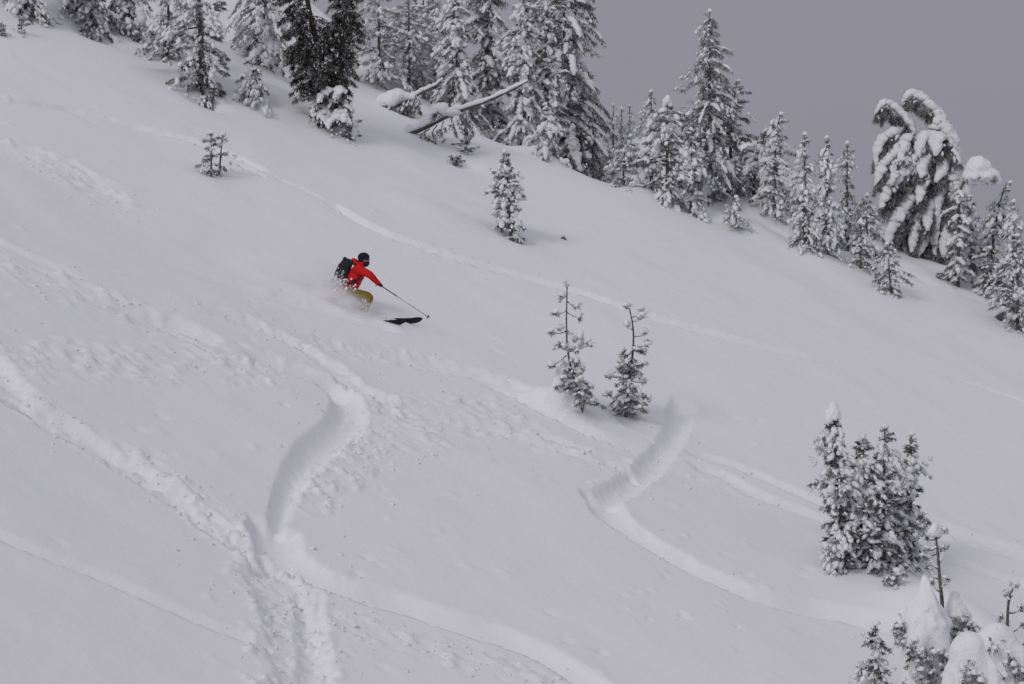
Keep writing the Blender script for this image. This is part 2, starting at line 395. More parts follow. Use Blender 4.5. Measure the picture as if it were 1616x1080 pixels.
track([(1195, 352), (1220, 362), (1246, 374)], 0.3, 0.16, fade=(0.2, 0.2), seed=7)
track([(1425, 432), (1480, 452), (1540, 472), (1600, 494), (1660, 512)], 0.28, 0.18, rough=0.03, fade=(0.2, 0), seed=8)
track([(1480, 590), (1560, 615), (1660, 650)], 0.18, 0.06, fade=(0.3, 0), seed=81)
track([(425, 276), (470, 296), (520, 320)], 0.22, 0.05, rough=0.04, fade=(0.2, 0.2), seed=82)
# the broad run across the left and middle
track([(-40, 360), (30, 398), (80, 420), (140, 440)], 0.3, 0.14, fade=(0, 0.4), seed=9)
track([(-40, 405), (60, 440), (150, 470), (230, 500), (335, 540)], 0.75, 0.16, ramps=(0.9, 0.5), rough=0.2, fade=(0, 0.15), seed=10, debris=130, rs=0.4)
track([(150, 470), (230, 495), (290, 515), (345, 542)], 0.45, 0.2, ramps=(1.1, 0.3), rough=0.06, berm=(0.1, 0.02), fade=(0.4, 0.06), seed=101, edge=0.08)
track([(300, 480), (380, 505), (450, 535), (520, 575), (560, 608), (628, 640)], 0.42, 0.2, ramps=(1.1, 0.4), rough=0.1, berm=(0.2, 0.1), fade=(0.25, 0.04), seed=12, debris=70)
track([(380, 556), (440, 575), (500, 598), (540, 622)], 0.5, 0.22, ramps=(1.1, 0.35), rough=0.05, berm=(0.1, 0.02), fade=(0.2, 0.1), seed=13, edge=0.05)
track([(-40, 560), (120, 568), (260, 572), (400, 585), (480, 605)], 0.6, 0.02, rough=0.2, fade=(0, 0.2), seed=14, debris=110, rs=0.4)
track([(430, 520), (520, 545), (620, 565), (720, 585), (800, 610), (860, 645), (950, 690), (1020, 705)], 0.5, 0.2, rough=0.12, berm=(0.2, 0.1), fade=(0.2, 0.2), seed=15, debris=120, rs=0.35)
track([(750, 595), (820, 625), (870, 655), (950, 690)], 0.4, 0.22, ramps=(1.1, 0.3), fade=(0.2, 0.2), seed=151, edge=0.04)
track([(560, 640), (650, 652), (760, 675), (850, 700), (930, 722), (1005, 745)], 0.36, 0.2, rough=0.08, fade=(0.15, 0.03), seed=16, debris=100)
track([(790, 672), (860, 690), (940, 715), (1000, 730)], 0.18, 0.12, fade=(0.2, 0.1), seed=17)
track([(580, 700), (660, 670), (760, 650), (860, 660)], 0.9, 0.0, rough=0.18, fade=(0.2, 0.2), seed=18, debris=130, rs=0.35)
# right-hand runs
track([(1070, 708), (1150, 732), (1230, 765), (1310, 800), (1400, 835), (1500, 850), (1640, 885)], 0.28, 0.15, berm=(0.1, 0.05), rough=0.03, fade=(0.08, 0), seed=19, debris=30)
track([(1085, 735), (1130, 745), (1180, 772), (1250, 802), (1320, 828), (1420, 865), (1520, 890), (1660, 940)], 0.32, 0.16, berm=(0.1, 0.06), rough=0.05, fade=(0.08, 0), seed=20, debris=50)
track([(1040, 745), (1130, 770), (1240, 795)], 0.4, 0.05, rough=0.06, fade=(0.3, 0.3), seed=21, debris=40)
track([(1470, 825), (1540, 850), (1660, 888)], 0.45, 0.2, rough=0.05, fade=(0.2, 0), seed=211, debris=20)
# the chewed run at lower left
track([(-60, 520), (-5, 585), (25, 630), (70, 660), (130, 692), (200, 735), (270, 780), (335, 828), (395, 868), (440, 905)], 0.5, 0.32, ramps=(0.95, 0.3), rough=0.2, berm=(0.08, 0.04), fade=(0, 0.05), seed=22, debris=200, rs=0.22, edge=0.08)
track([(120, 672), (200, 715), (270, 758), (340, 805), (410, 850)], 0.35, 0.04, rough=0.2, fade=(0.2, 0.1), seed=221, debris=90, rs=0.3)
track([(410, 850), (425, 900), (445, 950), (465, 1010), (480, 1120)], 0.55, 0.18, ramps=(0.6, 0.6), rough=0.24, berm=(0.15, 0.15), fade=(0.15, 0), edge=0.2, seed=23, debris=220, rs=0.28)
track([(470, 900), (490, 960), (495, 1020), (500, 1110)], 0.3, 0.16, ramps=(0.7, 0.7), rough=0.08, fade=(0.3, 0), seed=24, debris=40)
# the two big carved turns: shaded wall, then the bright sweep to the right
track([(505, 588), (535, 612), (551, 642), (542, 672), (505, 703), (470, 745), (448, 788), (434, 832)], 0.39, 0.34, ramps=(1.2, 0.85), berm=(0.0, 0.0), rough=0.0, fade=(0.1, 0.02), seed=25, edge=-0.035, taper=(0.9, 1.1, 1.1, 1.0, 0.7, 0.4))
track([(455, 805), (520, 750), (580, 710), (650, 690)], 0.5, -0.03, rough=0.2, fade=(0.1, 0.3), seed=251, debris=140, rs=0.3)
track([(433, 825), (440, 862), (490, 903), (560, 932), (640, 955), (720, 983), (800, 1008), (870, 1040), (940, 1085), (980, 1130)], 0.52, 0.38, ramps=(1.2, 0.3), berm=(0.03, 0.03), rough=0.015, fade=(0.02, 0), seed=26, edge=0.04, debris=30)
track([(520, 975), (600, 1002), (700, 1030), (790, 1055), (860, 1090), (920, 1140)], 0.5, 0.0, rough=0.22, fade=(0.2, 0), seed=27, debris=200, rs=0.3)
track([(1082, 628), (1072, 655), (1062, 690), (1035, 727), (995, 762), (950, 788)], 0.32, 0.27, ramps=(1.2, 0.85), berm=(0.03, 0.0), rough=0.06, fade=(0.15, 0.03), seed=28, edge=-0.02, debris=60)
track([(950, 782), (965, 812), (1010, 846), (1070, 882), (1140, 918), (1220, 948), (1310, 965), (1400, 985), (1500, 1010)], 0.5, 0.36, ramps=(1.2, 0.3), berm=(0.02, 0.03), rough=0.015, fade=(0.02, 0.3), seed=29, edge=0.04, debris=50)
# the skier's own fresh trench
track([(250, 415), (330, 440), (420, 465), (500, 488), (580, 508), (632, 520)], 0.4, 0.14, rough=0.03, berm=(0.1, 0.1), fade=(0.4, 0.12), seed=30)
# single pits and lumps on the open snow
rg = np.random.default_rng(5)
spots = []
for (x0, x1, y0, y1, n) in [(0, 560, 560, 760, 60), (480, 900, 680, 920, 70), (900, 1400, 640, 1000, 60), (0, 500, 400, 620, 60), (500, 1300, 900, 1075, 60), (560, 1600, 230, 560, 50), (0, 400, 60, 400, 20), (0, 420, 800, 1070, 10)]:
    for _ in range(n): spots.append((rg.uniform(x0, x1), rg.uniform(y0, y1)))
for px, py in spots:
    p = P(px, py); r = rg.uniform(0.03, 0.11); hh = rg.uniform(-0.06, 0.05)
    i0, i1 = np.searchsorted(GX, [p[0] - 4 * r, p[0] + 4 * r]); j0, j1 = np.searchsorted(GY, [p[1] - 4 * r, p[1] + 4 * r])
    X = XX[j0:j1, i0:i1] - p[0]; Y = YY[j0:j1, i0:i1] - p[1]; st = rg.uniform(0.5, 1.6)
    ZZ[j0:j1, i0:i1] += hh * np.exp(-(X * X * st + Y * Y / st) / (r * r)) * (1 + 0.8 * fbm(X * 9 + px, Y * 9 + py, 2, 8))

def ground(x, y):
    i = int(np.clip(np.searchsorted(GX, x) - 1, 0, len(GX) - 2)); j = int(np.clip(np.searchsorted(GY, y) - 1, 0, len(GY) - 2))
    a = (x - GX[i]) / (GX[i + 1] - GX[i]); b = (y - GY[j]) / (GY[j + 1] - GY[j])
    return (ZZ[j, i] * (1 - a) + ZZ[j, i + 1] * a) * (1 - b) + (ZZ[j + 1, i] * (1 - a) + ZZ[j + 1, i + 1] * a) * b

def hit(px, py):
    """where a sight line first meets the snow"""
    u, v = ray(px, py); y = 36.0; step = 0.1
    while y < 99:
        if ground(u * y, y) > v * y: return u * y, y
        y += step
    return u * 90.0, 90.0

nx, ny = len(GX), len(GY)
idx = np.arange(nx * ny).reshape(ny, nx); a = idx[:-1, :-1].ravel(); b = idx[:-1, 1:].ravel(); c = idx[1:, 1:].ravel(); d = idx[1:, :-1].ravel()
me = mesh_from('snow_slope', np.stack([XX.ravel(), YY.ravel(), ZZ.ravel()], -1), np.concatenate([np.stack([a, b, c], -1), np.stack([a, c, d], -1)]))
me.materials.append(M_SNOW); so = link('snow_slope', me); so['kind'] = 'structure'

mb = MB(); rg = np.random.default_rng(9)
for p in DEBRIS:
    ok = (p[:, 0] > -16) & (p[:, 0] < 16) & (p[:, 1] > 39) & (p[:, 1] < 95); p = p[ok]; n = len(p)
    if not n: continue
    s = 0.010 + 0.04 * rg.random(n) ** 4.0; z = np.array([ground(q[0], q[1]) for q in p])
    sc = np.stack([s * rg.uniform(0.8, 1.6, n), s * rg.uniform(0.8, 1.4, n), s * rg.uniform(0.6, 1.0, n)], -1)
    lumps(mb, np.stack([p[:, 0], p[:, 1], z - s * 0.15], -1), sc, rg, 0, 0.4, 0.7)
do = link('snow_debris', mb.mesh('snow_debris', M_SNOWT)); do['kind'] = 'stuff'; do['label'] = 'crumbled snow thrown up along the ski tracks'; do['category'] = 'snow'

# ---------------------------------------------------------------- trees
def put(px, py, D=None):
    """base of a thing: seen standing at a pixel, or at a depth below a pixel column"""
    if D is None: x, y = hit(px, py)
    else: x, y = (px - 808) / F * D, D
    return np.array([x, y, ground(x, y)])

class Tree:
    def __init__(s, name, label, cat, base, seed, group=None, need=None, bark=None):
        s.base = np.array(base, float); s.rng = np.random.default_rng(seed); s.wood = MB(); s.br = MB(); s.leaf = MB(); s.snow = MB()
        s.t = thing(name, label, cat, base, group); s.need = need or M_NEED; s.bark = bark or M_BARKF
    def done(s):
        for nm, b, m, at in (('trunk', s.wood, s.bark, None), ('branches', s.br, s.bark, None), ('foliage', s.leaf, s.need, 'frost'), ('snow_cover', s.snow, M_SNOWT, None)):
            if b.n:
                o_ = link(nm, b.mesh(nm, m, at), s.t)
                if nm != 'trunk': o_['kind'] = 'stuff'
        return s.t

def bough(T, pts, width, snow, dens, blades=7, nl=0.10, hang=0.6, frost=(0, 0.8), sleeve_w=0.0, lumpn=1.0, wood=0.012, lsz=1.0, nw=0.010, whole=False):
    """one branch: wood, needle sprays either side, snow on top"""
    r = T.rng; pts = np.asarray(pts, float); m = len(pts); seg = np.linalg.norm(np.diff(pts, axis=0), axis=1); L = seg.sum()
    tube(T.br, pts, np.linspace(wood, wood * 0.35, m), 4)
    def at(s):
        q = np.clip(s, 0, 1) * (m - 1); i = np.minimum(q.astype(int), m - 2); f = (q - i)[:, None]; return pts[i] * (1 - f) + pts[i + 1] * f, unit(pts[i + 1] - pts[i])
    n = max(3, int(L * dens)); s = r.uniform(0.12, 1.0, n) ** 0.8
    p, t = at(s); lat = np.cross(t, [0, 0, 1.0]) + 1e-4; lat = unit(lat); o = r.uniform(-1, 1, n)
    wd = width * (1.05 - 0.55 * s)
    pos = p + lat * (o * wd)[:, None] - np.array([0, 0, 1.0]) * (np.abs(o) * wd * 0.45 * hang + r.uniform(0, 1, n) * wd * 0.5 * hang)[:, None]
    dr = t * 0.7 + lat * (np.sign(o) * 0.7)[:, None] + np.array([0, 0, -1.0]) * hang + 0.25 * r.normal(size=(n, 3))
    tufts(T.leaf, pos, dr, r, blades, nl, nw, 0.65, frost)
    if sleeve_w > 0:
        cuts = [(0.0, 1.0)] if whole else [(0.0, r.uniform(0.4, 0.6)), (r.uniform(0.5, 0.65), r.uniform(0.85, 1.0))] if r.random() < 0.6 else [(r.uniform(0.05, 0.3), r.uniform(0.8, 1.0))]
        for ka, kb in cuts:
            k = np.linspace(0.0, 1.0, max(7, int(L * (kb - ka) / 0.07) + 3)); sp, _ = at(ka + (kb - ka) * k); env = np.minimum(1, np.minimum(k + 0.12, 1.06 - k) * 3.2) ** 0.6
            wv = sleeve_w * env * ((0.92 + 0.16 * r.random(len(k))) if whole else (0.8 + 0.4 * r.random(len(k)))) * (1.15 - 0.35 * (ka + (kb - ka) * k)) + 0.01; sp = sp + np.array([0, 0, 1.0]) * (wv * 0.25)[:, None] + r.normal(size=(len(k), 3)) * sleeve_w * (0.05 if whole else 0.07)
            sleeve(T.snow, sp, wv, wv * 0.85, r, rough=0.11 if whole else 0.24)
    if snow > 0:
        n = max(1, int(L * 13 * lumpn)); s = r.uniform(0.15, 1.0, n); p, t = at(s); o = r.normal(size=n) * 0.5; lat = unit(np.cross(t, [0, 0, 1.0]) + 1e-4)
        sz = snow * lsz * (0.3 + 0.85 * r.random(n) ** 1.6) * (1.1 - 0.35 * s)
        pos = p + lat * (o * width)[:, None] + np.stack([np.zeros(n), np.zeros(n), sz * 0.25 - np.abs(o) * width * 0.3 * hang], -1)
        big = sz > 0.1
        for msk, lv in ((big, 1), (~big, 0)):
            q = sz[msk]; lumps(T.snow, pos[msk], np.stack([q * r.uniform(1.0, 2.3, len(q)), q * r.uniform(0.6, 1.0, len(q)), q * r.uniform(0.5, 0.9, len(q))], -1), r, lv, 0.42, 0.7, dirs=t[msk] + lat[msk] * (np.sign(o[msk]) * 0.5)[:, None] * min(1, width * 6) + np.array([0, 0, -0.35 * hang]))

def snow_cap(T, p, c):
    r = T.rng; sh = [ellipsoid(p + np.array([0, 0, -c * 0.2]), (c * 0.9, c * 0.8, c * 0.6)), ellipsoid(p + np.array([r.normal() * 0.15 * c, 0, c * 0.4]), (c * 0.55, c * 0.5, c * 0.75))]
    for _ in range(6):
        a_ = r.uniform(0, 6.28); sh.append(ellipsoid(p + np.array([math.cos(a_) * c * 0.6, math.sin(a_) * c * 0.6, r.uniform(-0.8, 0.2) * c]), np.array([0.42, 0.42, 0.5]) * c * r.uniform(0.6, 1.1)))
    v, f = blob(sh, max(0.02, c * 0.14), 3, c * 0.07, int(r.integers(99)), 1.6 / c); T.snow.add(v, f)

def conifer(name, label, px, py, top, rad, D=None, seed=1, group='snowy conifers along the ridge', cat='conifer', lean=(0, 0), bend=0.0, nb=None, prof='cone', pitch=(-0.15, 0.5), droop=0.5,
            snow=0.085, dens=26, sleeve_w=0.0, hang=0.6, frost=(0, 0.8), need=None, bark=None, blades=7, t0=0.02, trunk_r=None, lumpn=1.0, width=0.16, cap=0.0, clots=1.0, nl=0.10):
    base = put(px, py, D); y = base[1]; zt = (540 - top) / F * y; base[2] -= min(0.3, 0.1 * (zt - base[2])); H = zt - base[2]; R = rad / F * y
    T = Tree(name, label, cat, base, seed, group, need, bark); r = T.rng
    tr = trunk_r or 0.018 * H + 0.015
    ts = np.linspace(0, 1, 9)
    axis_ = lambda t: np.stack([lean[0] * R * t + bend * R * np.asarray(t) ** 3, lean[1] * R * t, H * np.asarray(t)], -1)
    ap = axis_(ts); ap[0, 2] -= 0.35; tube(T.wood, ap, np.linspace(tr, tr * 0.15, 9), 7)
    R *= 1.22; nb = nb or int(H * 17); ncl = max(3, int(H * 2.6)); ph = r.uniform(0, 6.28, 3)
    prf = lambda t: {'spire': 1.05 * (1 - t) ** 0.78 + 0.05, 'cone': 0.92 * (1 - t) ** 0.62 + 0.06, 'col': min(1, (1 - t) * 2.4) ** 0.7 * 0.85 + 0.1, 'egg': (np.sin(np.pi * min(1, t * 0.86 + 0.14)) ** 0.7) * 0.95 + 0.08}[prof]
    # uneven outline: the crown bulges and thins with height and direction
    bulge = lambda t, az: 1 + 0.28 * math.sin(t * 11 + 2 * az + ph[0]) + 0.22 * math.sin(t * 23 - az + ph[1])
    for i in range(nb):
        t = (i + r.random()) / nb; t += 0.35 / ncl * math.sin(t * ncl * 6.283) / 2.2; t = t0 + (0.985 - t0) * min(max(t, 0), 1)
        pr = prf(t); az = i * 2.4 + r.normal() * 0.7
        L = R * pr * bulge(t, az) * r.uniform(0.5, 1.2); pt = pitch[0] + (pitch[1] - pitch[0]) * t + r.normal() * 0.25
        k = np.linspace(0, 1, 6); out = L * k * math.cos(pt); zz = L * (k * math.sin(pt) - droop * k * k * (1 - 0.5 * t))
        b0 = axis_(t); jit = r.normal(size=2) * 0.18 * L
        pts = b0 + np.stack([out * math.cos(az) + jit[0] * k * k, out * math.sin(az) + jit[1] * k * k, zz], -1)
        bough(T, pts, width * (0.4 + 0.6 * L / max(R, 0.01)) , snow * (0.6 + 0.4 * pr) * r.uniform(0.6, 1.25), dens, blades, nl, hang, frost, sleeve_w * (0.35 + 0.65 * L / R) * r.uniform(0.5, 1.15) if r.random() < 0.8 else 0, lumpn, 0.006 + 0.012 * L)
    # clots of snow plastered over several branches, more on the windward left
    for _ in range(int(clots * H * 11)):
        t = t0 + (0.95 - t0) * r.random(); az = r.choice([r.uniform(0, 6.28), math.pi + r.normal() * 0.9, 4.7 + r.normal() * 0.6]); rr = R * prf(t) * bulge(t, az) * r.uniform(0.35, 0.9)
        c = axis_(t) + np.array([rr * math.cos(az), rr * math.sin(az), -droop * rr * 0.4]); m = r.integers(4, 9); q = snow * (0.25 + 0.75 * r.random(m) ** 1.5)
        off = np.stack([r.normal(size=m) * 0.06 + 0.035 * math.cos(az) * np.arange(m), r.normal(size=m) * 0.06 + 0.035 * math.sin(az) * np.arange(m), -0.055 * np.arange(m) + r.normal(size=m) * 0.03], -1)
        lumps(T.snow, c + off, np.stack([q * r.uniform(1.0, 2.0, m), q * 0.9, q * r.uniform(0.6, 1.0, m)], -1), r, 1 if snow > 0.08 and r.random() < 0.5 else 0, 0.45, 0.8, dirs=np.array([0.7 * math.cos(az), 0.7 * math.sin(az), -0.75]))
        tufts(T.leaf, c + off, np.array([math.cos(az), math.sin(az), -0.5]) + r.normal(size=(m, 3)) * 0.8, r, 6, nl, 0.010, 0.8, (0.3, 1.1))
    tp = axis_(1.0); tufts(T.leaf, np.repeat(tp[None], 5, 0) - np.array([0, 0, 1]) * r.uniform(0, 0.15, (5, 1)), np.tile([0, 0, 1.0], (5, 1)), r, 6, 0.09, 0.009, 0.8, frost)
    if cap: snow_cap(T, tp, cap)
    elif snow > 0.03: lumps(T.snow, [tp], 0.05 + 0.3 * snow, r, 1, 0.3)
    T.done(); return T

FR = dict(prof='cone')
G_R = 'snowy conifers along the ridge'
CON = [
 # label, px, py(base), top, radius px, D, extra
 ('snow laden conifer cut by the upper left corner of the frame', 40, 26, -190, 48, None, dict(prof='col', droop=0.8, sleeve_w=0.10, snow=0.10, pitch=(-0.4, 0.3))),
 ('leaning conifer with dark hollow under its boughs, second from upper left', 150, 50, -230, 46, None, dict(prof='col', droop=0.9, sleeve_w=0.13, snow=0.09, pitch=(-0.5, 0.2), lean=(-0.5, 0), dens=34, frost=(0, 0.55))),
 ('drooping narrow conifer just right of the tree with the dark hollow', 208, 54, -180, 30, None, dict(prof='col', droop=1.0, sleeve_w=0.10, snow=0.09, pitch=(-0.5, 0.2), lean=(-0.4, 0))),
 ('bushy conifer with pale frosted skirt, left half of the twin upper left trees', 262, 92, -150, 38, None, dict(prof='col', snow=0.085, lean=(0.3, 0), frost=(0.2, 0.9))),
 ('tall conifer with a dark undercut base standing forward on the upper left slope', 322, 148, -130, 44, None, dict(prof='col', snow=0.085, dens=34, frost=(0.0, 0.75), lean=(-0.35, 0))),
 ('dark low bush with a shaded hollow at the foot of the tall forward conifer', 331, 152, 92, 27, None, dict(prof='egg', snow=0.07, dens=40, frost=(0, 0.4), clots=0.5, droop=0.8, pitch=(-0.3, 0.3))),
 ('snow plastered conifer left of the dark two-trunked pine, cut by the top edge', 415, 105, -200, 45, None, dict(prof='col', snow=0.1, sleeve_w=0.12, droop=0.8, pitch=(-0.4, 0.3))),
 ('short bowed conifer leaning downhill, left of the dark two-trunked pine', 418, 172, 95, 24, None, dict(prof='col', snow=0.08, droop=1.0, pitch=(-0.6, 0.0), lean=(-0.9, 0), sleeve_w=0.08)),
 ('pale conifer standing right behind the dark two-trunked pine', 598, 158, -20, 38, 84, dict(prof='col', snow=0.09, frost=(0.15, 0.9))),
 ('frosty pine behind the upper fallen log with sky beside its top', 645, 150, -15, 40, 85, dict(prof='col', snow=0.085, frost=(0.25, 1.0))),
 ('slim white-capped conifer at the top edge, left of the big drooping hemlock', 690, 150, 0, 34, 86.5, dict(prof='col', snow=0.09, cap=0.16, frost=(0.2, 0.9))),
 ('pale conifer filling the gap left of the big drooping hemlock', 722, 190, -40, 40, 84, dict(prof='cone', snow=0.10, sleeve_w=0.1, droop=0.8, pitch=(-0.4, 0.4))),
 ('narrow conifer between the two big drooping hemlocks, sky on its left', 826, 205, -22, 32, 84, dict(prof='col', snow=0.09, sleeve_w=0.12, droop=0.9, pitch=(-0.4, 0.3))),
 ('pale far conifer half hidden between the frosty pine and the white-capped one', 668, 150, -30, 34, 89, dict(prof='col', snow=0.085, frost=(0.2, 1.0))),
 ('frosted conifer closing the gap left of the frosty pine, low against the sky', 622, 150, 15, 34, 87.5, dict(prof='col', snow=0.085, frost=(0.2, 1.0))),
 ('dim conifer low behind the upper fallen log, left of the big drooping hemlock', 706, 180, 60, 32, 85, dict(prof='cone', snow=0.085, frost=(0.15, 0.9))),
 ('conifer behind the right-hand big hemlock, filling its left side', 862, 230, -40, 34, 84.5, dict(prof='col', snow=0.085, sleeve_w=0.08, frost=(0, 0.7))),
 ('frosted conifer between the slender crest conifer and the ridge spire', 1112, 320, 190, 28, 83.2, dict(prof='col', snow=0.085, frost=(0.1, 0.85))),
 ('low frosted conifer behind the gap right of the hooked tree', 1250, 372, 300, 22, 84.5, dict(prof='egg', snow=0.08, frost=(0.15, 0.9))),
 ('low snow-covered conifer at the foot of the right-hand big hemlock', 860, 240, 165, 32, None, dict(prof='cone', snow=0.09, sleeve_w=0.14, droop=0.9, cat_='c')),
 ('short drooping conifer under the right-hand big hemlock, on the crest', 900, 255, 175, 30, None, dict(prof='cone', snow=0.08, sleeve_w=0.12, droop=1.0)),
 ('thin dark sapling with few branches standing on the crest beside the big hemlock', 936, 272, 175, 15, None, dict(prof='col', snow=0.03, dens=34, frost=(0.2, 0.85), nl=0.08)),
 ('bent bushy conifer leaning right on the crest in front of the far white mound', 985, 293, 215, 26, None, dict(prof='col', snow=0.07, lean=(-0.2, 0), bend=0.5, pitch=(0.2, 0.5), droop=0.3, frost=(0.15, 0.8))),
 ('low pale conifer on the crest, left of the bent bushy one', 962, 280, 232, 20, None, dict(prof='egg', snow=0.07, frost=(0.2, 0.9))),
 ('slim conifer with a pointed top left of the bushy dark-centred conifer', 1028, 292, 145, 20, 84, dict(prof='cone', snow=0.08, frost=(0.1, 0.85))),
 ('bushy conifer with a dark centre and white tip at the crest end', 1053, 318, 160, 37, None, dict(prof='egg', snow=0.10, dens=32, frost=(0, 0.6), cap=0.16)),
 ('slender conifer at the crest just right of the bushy dark-centred conifer', 1091, 338, 205, 22, None, dict(prof='col', snow=0.085, frost=(0.1, 0.85))),
 ('dense dark-trunked conifer right in front of the tall ridge spire', 1152, 308, 128, 36, None, dict(prof='col', snow=0.075, dens=32, frost=(0.05, 0.75), bend=0.3)),
 ('conifer with a hooked snowy top right of the ridge spire', 1190, 325, 188, 36, 84.5, dict(prof='col', snow=0.09, sleeve_w=0.10, bend=0.9, droop=0.7)),
 ('narrow conifer with a nodding snow-tipped leader, last before the gap in the tree line', 1222, 338, 180, 26, None, dict(prof='cone', snow=0.085, bend=0.35, sleeve_w=0.07, droop=0.7)),
 ('small open conifer standing alone below the ridge spire', 1162, 362, 312, 19, None, dict(prof='egg', snow=0.07, frost=(0.1, 0.8))),
 ('tallest conifer of the tight trio on the right, leftmost', 1270, 392, 212, 27, None, dict(prof='cone', snow=0.085, sleeve_w=0.06, droop=0.7)),
 ('middle conifer of the tight trio on the right', 1305, 400, 218, 26, None, dict(prof='cone', snow=0.085, sleeve_w=0.06, droop=0.7, frost=(0.05, 0.7))),
 ('slim right-hand conifer of the tight trio', 1337, 398, 226, 20, 82.5, dict(prof='cone', snow=0.07, frost=(0, 0.75))),
 ('small hidden-base conifer between the tight trio and the snow-bowed hemlock', 1368, 405, 308, 26, 82.5, dict(prof='col', snow=0.075)),
 ('short conifer with a white tip in front of the tight trio', 1358, 424, 350, 22, None, dict(prof='cone', snow=0.08, cap=0.11)),
 ('small conifer standing forward on the open slope below the snow-bowed hemlock', 1406, 464, 385, 24, None, dict(prof='egg', snow=0.075, frost=(0.1, 0.8), lean=(-0.2, 0))),
 ('conifer tucked against the right flank of the snow-bowed hemlock', 1532, 440, 310, 26, None, dict(prof='cone', snow=0.09, sleeve_w=0.1, droop=0.9)),
 ('leaning conifer with pointed curved top at the right end of the ridge', 1565, 455, 288, 30, None, dict(prof='cone', snow=0.085, bend=0.8, droop=0.7, sleeve_w=0.06)),
 ('conifer behind the right edge of the frame under the leaning top', 1600, 440, 318, 30, 83, dict(prof='cone', snow=0.085, sleeve_w=0.08, droop=0.8)),
 ('lowest conifer of the right-hand tree line, touching the right edge', 1606, 522, 372, 34, None, dict(prof='col', snow=0.075, dens=32, frost=(0.05, 0.75))),
 ('short snow-clotted conifer under the right end of the tree line', 1562, 470, 392, 28, None, dict(prof='egg', snow=0.09)),
]
sd_ = 100
for lab, px, py, top, rad, D, ex in CON:
    sd_ += 7; top = max(top, -125); ex = dict(ex); ex.pop('cat_', None); conifer('conifer', lab, px, py, top, rad, D, sd_, **ex)

# distant little trees on the far white mound
for k, (px, top, rad, Dd) in enumerate([(968, 166, 10, 95), (981, 172, 9, 95.5), (994, 168, 9, 95), (1012, 186, 9, 94)]):
    conifer('small_conifer', ['tiny far conifer leftmost on the white mound', 'tiny far conifer second from left on the white mound', 'tiny far conifer third from left on the white mound', 'tiny far conifer at the right shoulder of the white mound'][k],
            px, 0, top, rad, Dd, 500 + k, 'tiny far trees on the white mound', nb=14, snow=0.07, frost=(0.3, 0.95), pitch=(0.3, 0.8), droop=0.2)

# hemlocks: long hanging boughs under thick snow
def hemlock(label, px, py, top, rad, D, seed, **k):
    a_ = dict(prof='cone', pitch=(-0.35, 0.35), droop=0.85, snow=0.075, sleeve_w=0.15, hang=1.1, dens=34, frost=(0, 0.7), lumpn=0.5, width=0.22, nb=None, nl=0.13)
    a_.update(k); return conifer('hemlock', label, px, py, top, rad, D, seed, 'tall hemlocks on the ridge', 'hemlock', **a_)
hemlock('big drooping hemlock above the fallen log, cut by the top edge', 768, 214, -95, 66, None, 301, trunk_r=0.14)
hemlock('big drooping hemlock with long right-hand boughs against the grey sky', 898, 246, -120, 66, None, 302, trunk_r=0.14, prof='col', lean=(-0.15, 0))
hemlock('tall pointed hemlock spire standing free against the grey sky', 1120, 300, 18, 62, 83.5, 309, sleeve_w=0.09, prof='spire', frost=(0.1, 0.85), t0=0.2, trunk_r=0.1)

# the snow-bowed hemlock: every bough laid out by hand (positions in metres about its foot)
def hz(zx, zy): return 1200 + zx / 2.572, 120 + zy / 2.572
hb = put(*hz(680, 735)); T = Tree('hemlock', 'broad snow-bowed hemlock with arched sleeve-like boughs, right of the tight trio', 'hemlock', hb, 77, 'tall hemlocks on the ridge'); kk = hb[1] / F
def hl(zx, zy, dy=0.0):
    px, py = hz(zx, zy); return np.array([(px - 808) * kk - hb[0], dy, (540 - py) * kk - hb[2]])
tube(T.wood, [hl(685, 800), hl(688, 600), hl(690, 420), hl(700, 280), hl(705, 200), hl(690, 140)], [0.15, 0.13, 0.1, 0.07, 0.05, 0.03], 8)
tube(T.wood, [hl(688, 520), hl(640, 360, -.1), hl(600, 230, -.1), hl(565, 165, -.1)], [0.08, 0.06, 0.04, 0.02], 7)
BO = [([(740, 195), (705, 150), (660, 105), (612, 82), (582, 112)], .1, .22), ([(700, 150), (735, 165), (752, 190)], 0, .14),
      ([(625, 245), (590, 190), (545, 140), (500, 120), (468, 160)], -.1, .19), ([(575, 225), (520, 250), (480, 290), (466, 370)], -.3, .2),
      ([(600, 285), (540, 325), (490, 380), (462, 450)], -.5, .22), ([(640, 330), (580, 400), (520, 470), (475, 545)], -.7, .26),
      ([(650, 480), (590, 540), (535, 600), (498, 700)], -.8, .26), ([(670, 430), (645, 460), (628, 520)], -.9, .18),
      ([(705, 195), (730, 215), (765, 260), (795, 330)], -.3, .3), ([(680, 240), (650, 265), (632, 335)], -.5, .17), ([(740, 250), (715, 270), (700, 330)], -.6, .2),
      ([(780, 390), (745, 440), (715, 530), (702, 640), (700, 735)], -.5, .2), ([(780, 385), (810, 430), (835, 500)], -.3, .22), ([(770, 400), (790, 480), (795, 560)], -.7, .24),
      ([(790, 600), (750, 640), (728, 740)], -.7, .2), ([(790, 600), (815, 650), (838, 760)], -.5, .2), ([(660, 550), (620, 620), (600, 720)], -.8, .18),
      ([(725, 330), (730, 390), (700, 440)], -.7, .19), ([(690, 330), (650, 370), (640, 420)], -.8, .18), ([(690, 500), (670, 560), (660, 640)], -.9, .16), ([(640, 440), (560, 500), (545, 560)], .5, .18),
      ([(700, 300), (780, 360), (830, 420)], .5, .2), ([(560, 260), (530, 300), (520, 350)], .4, .2), ([(720, 600), (700, 640), (690, 720)], -.3, .16), ([(760, 520), (800, 560), (830, 640)], .3, .22), ([(680, 660), (650, 690), (625, 740)], -.6, .18)]
rr_ = np.random.default_rng(15)
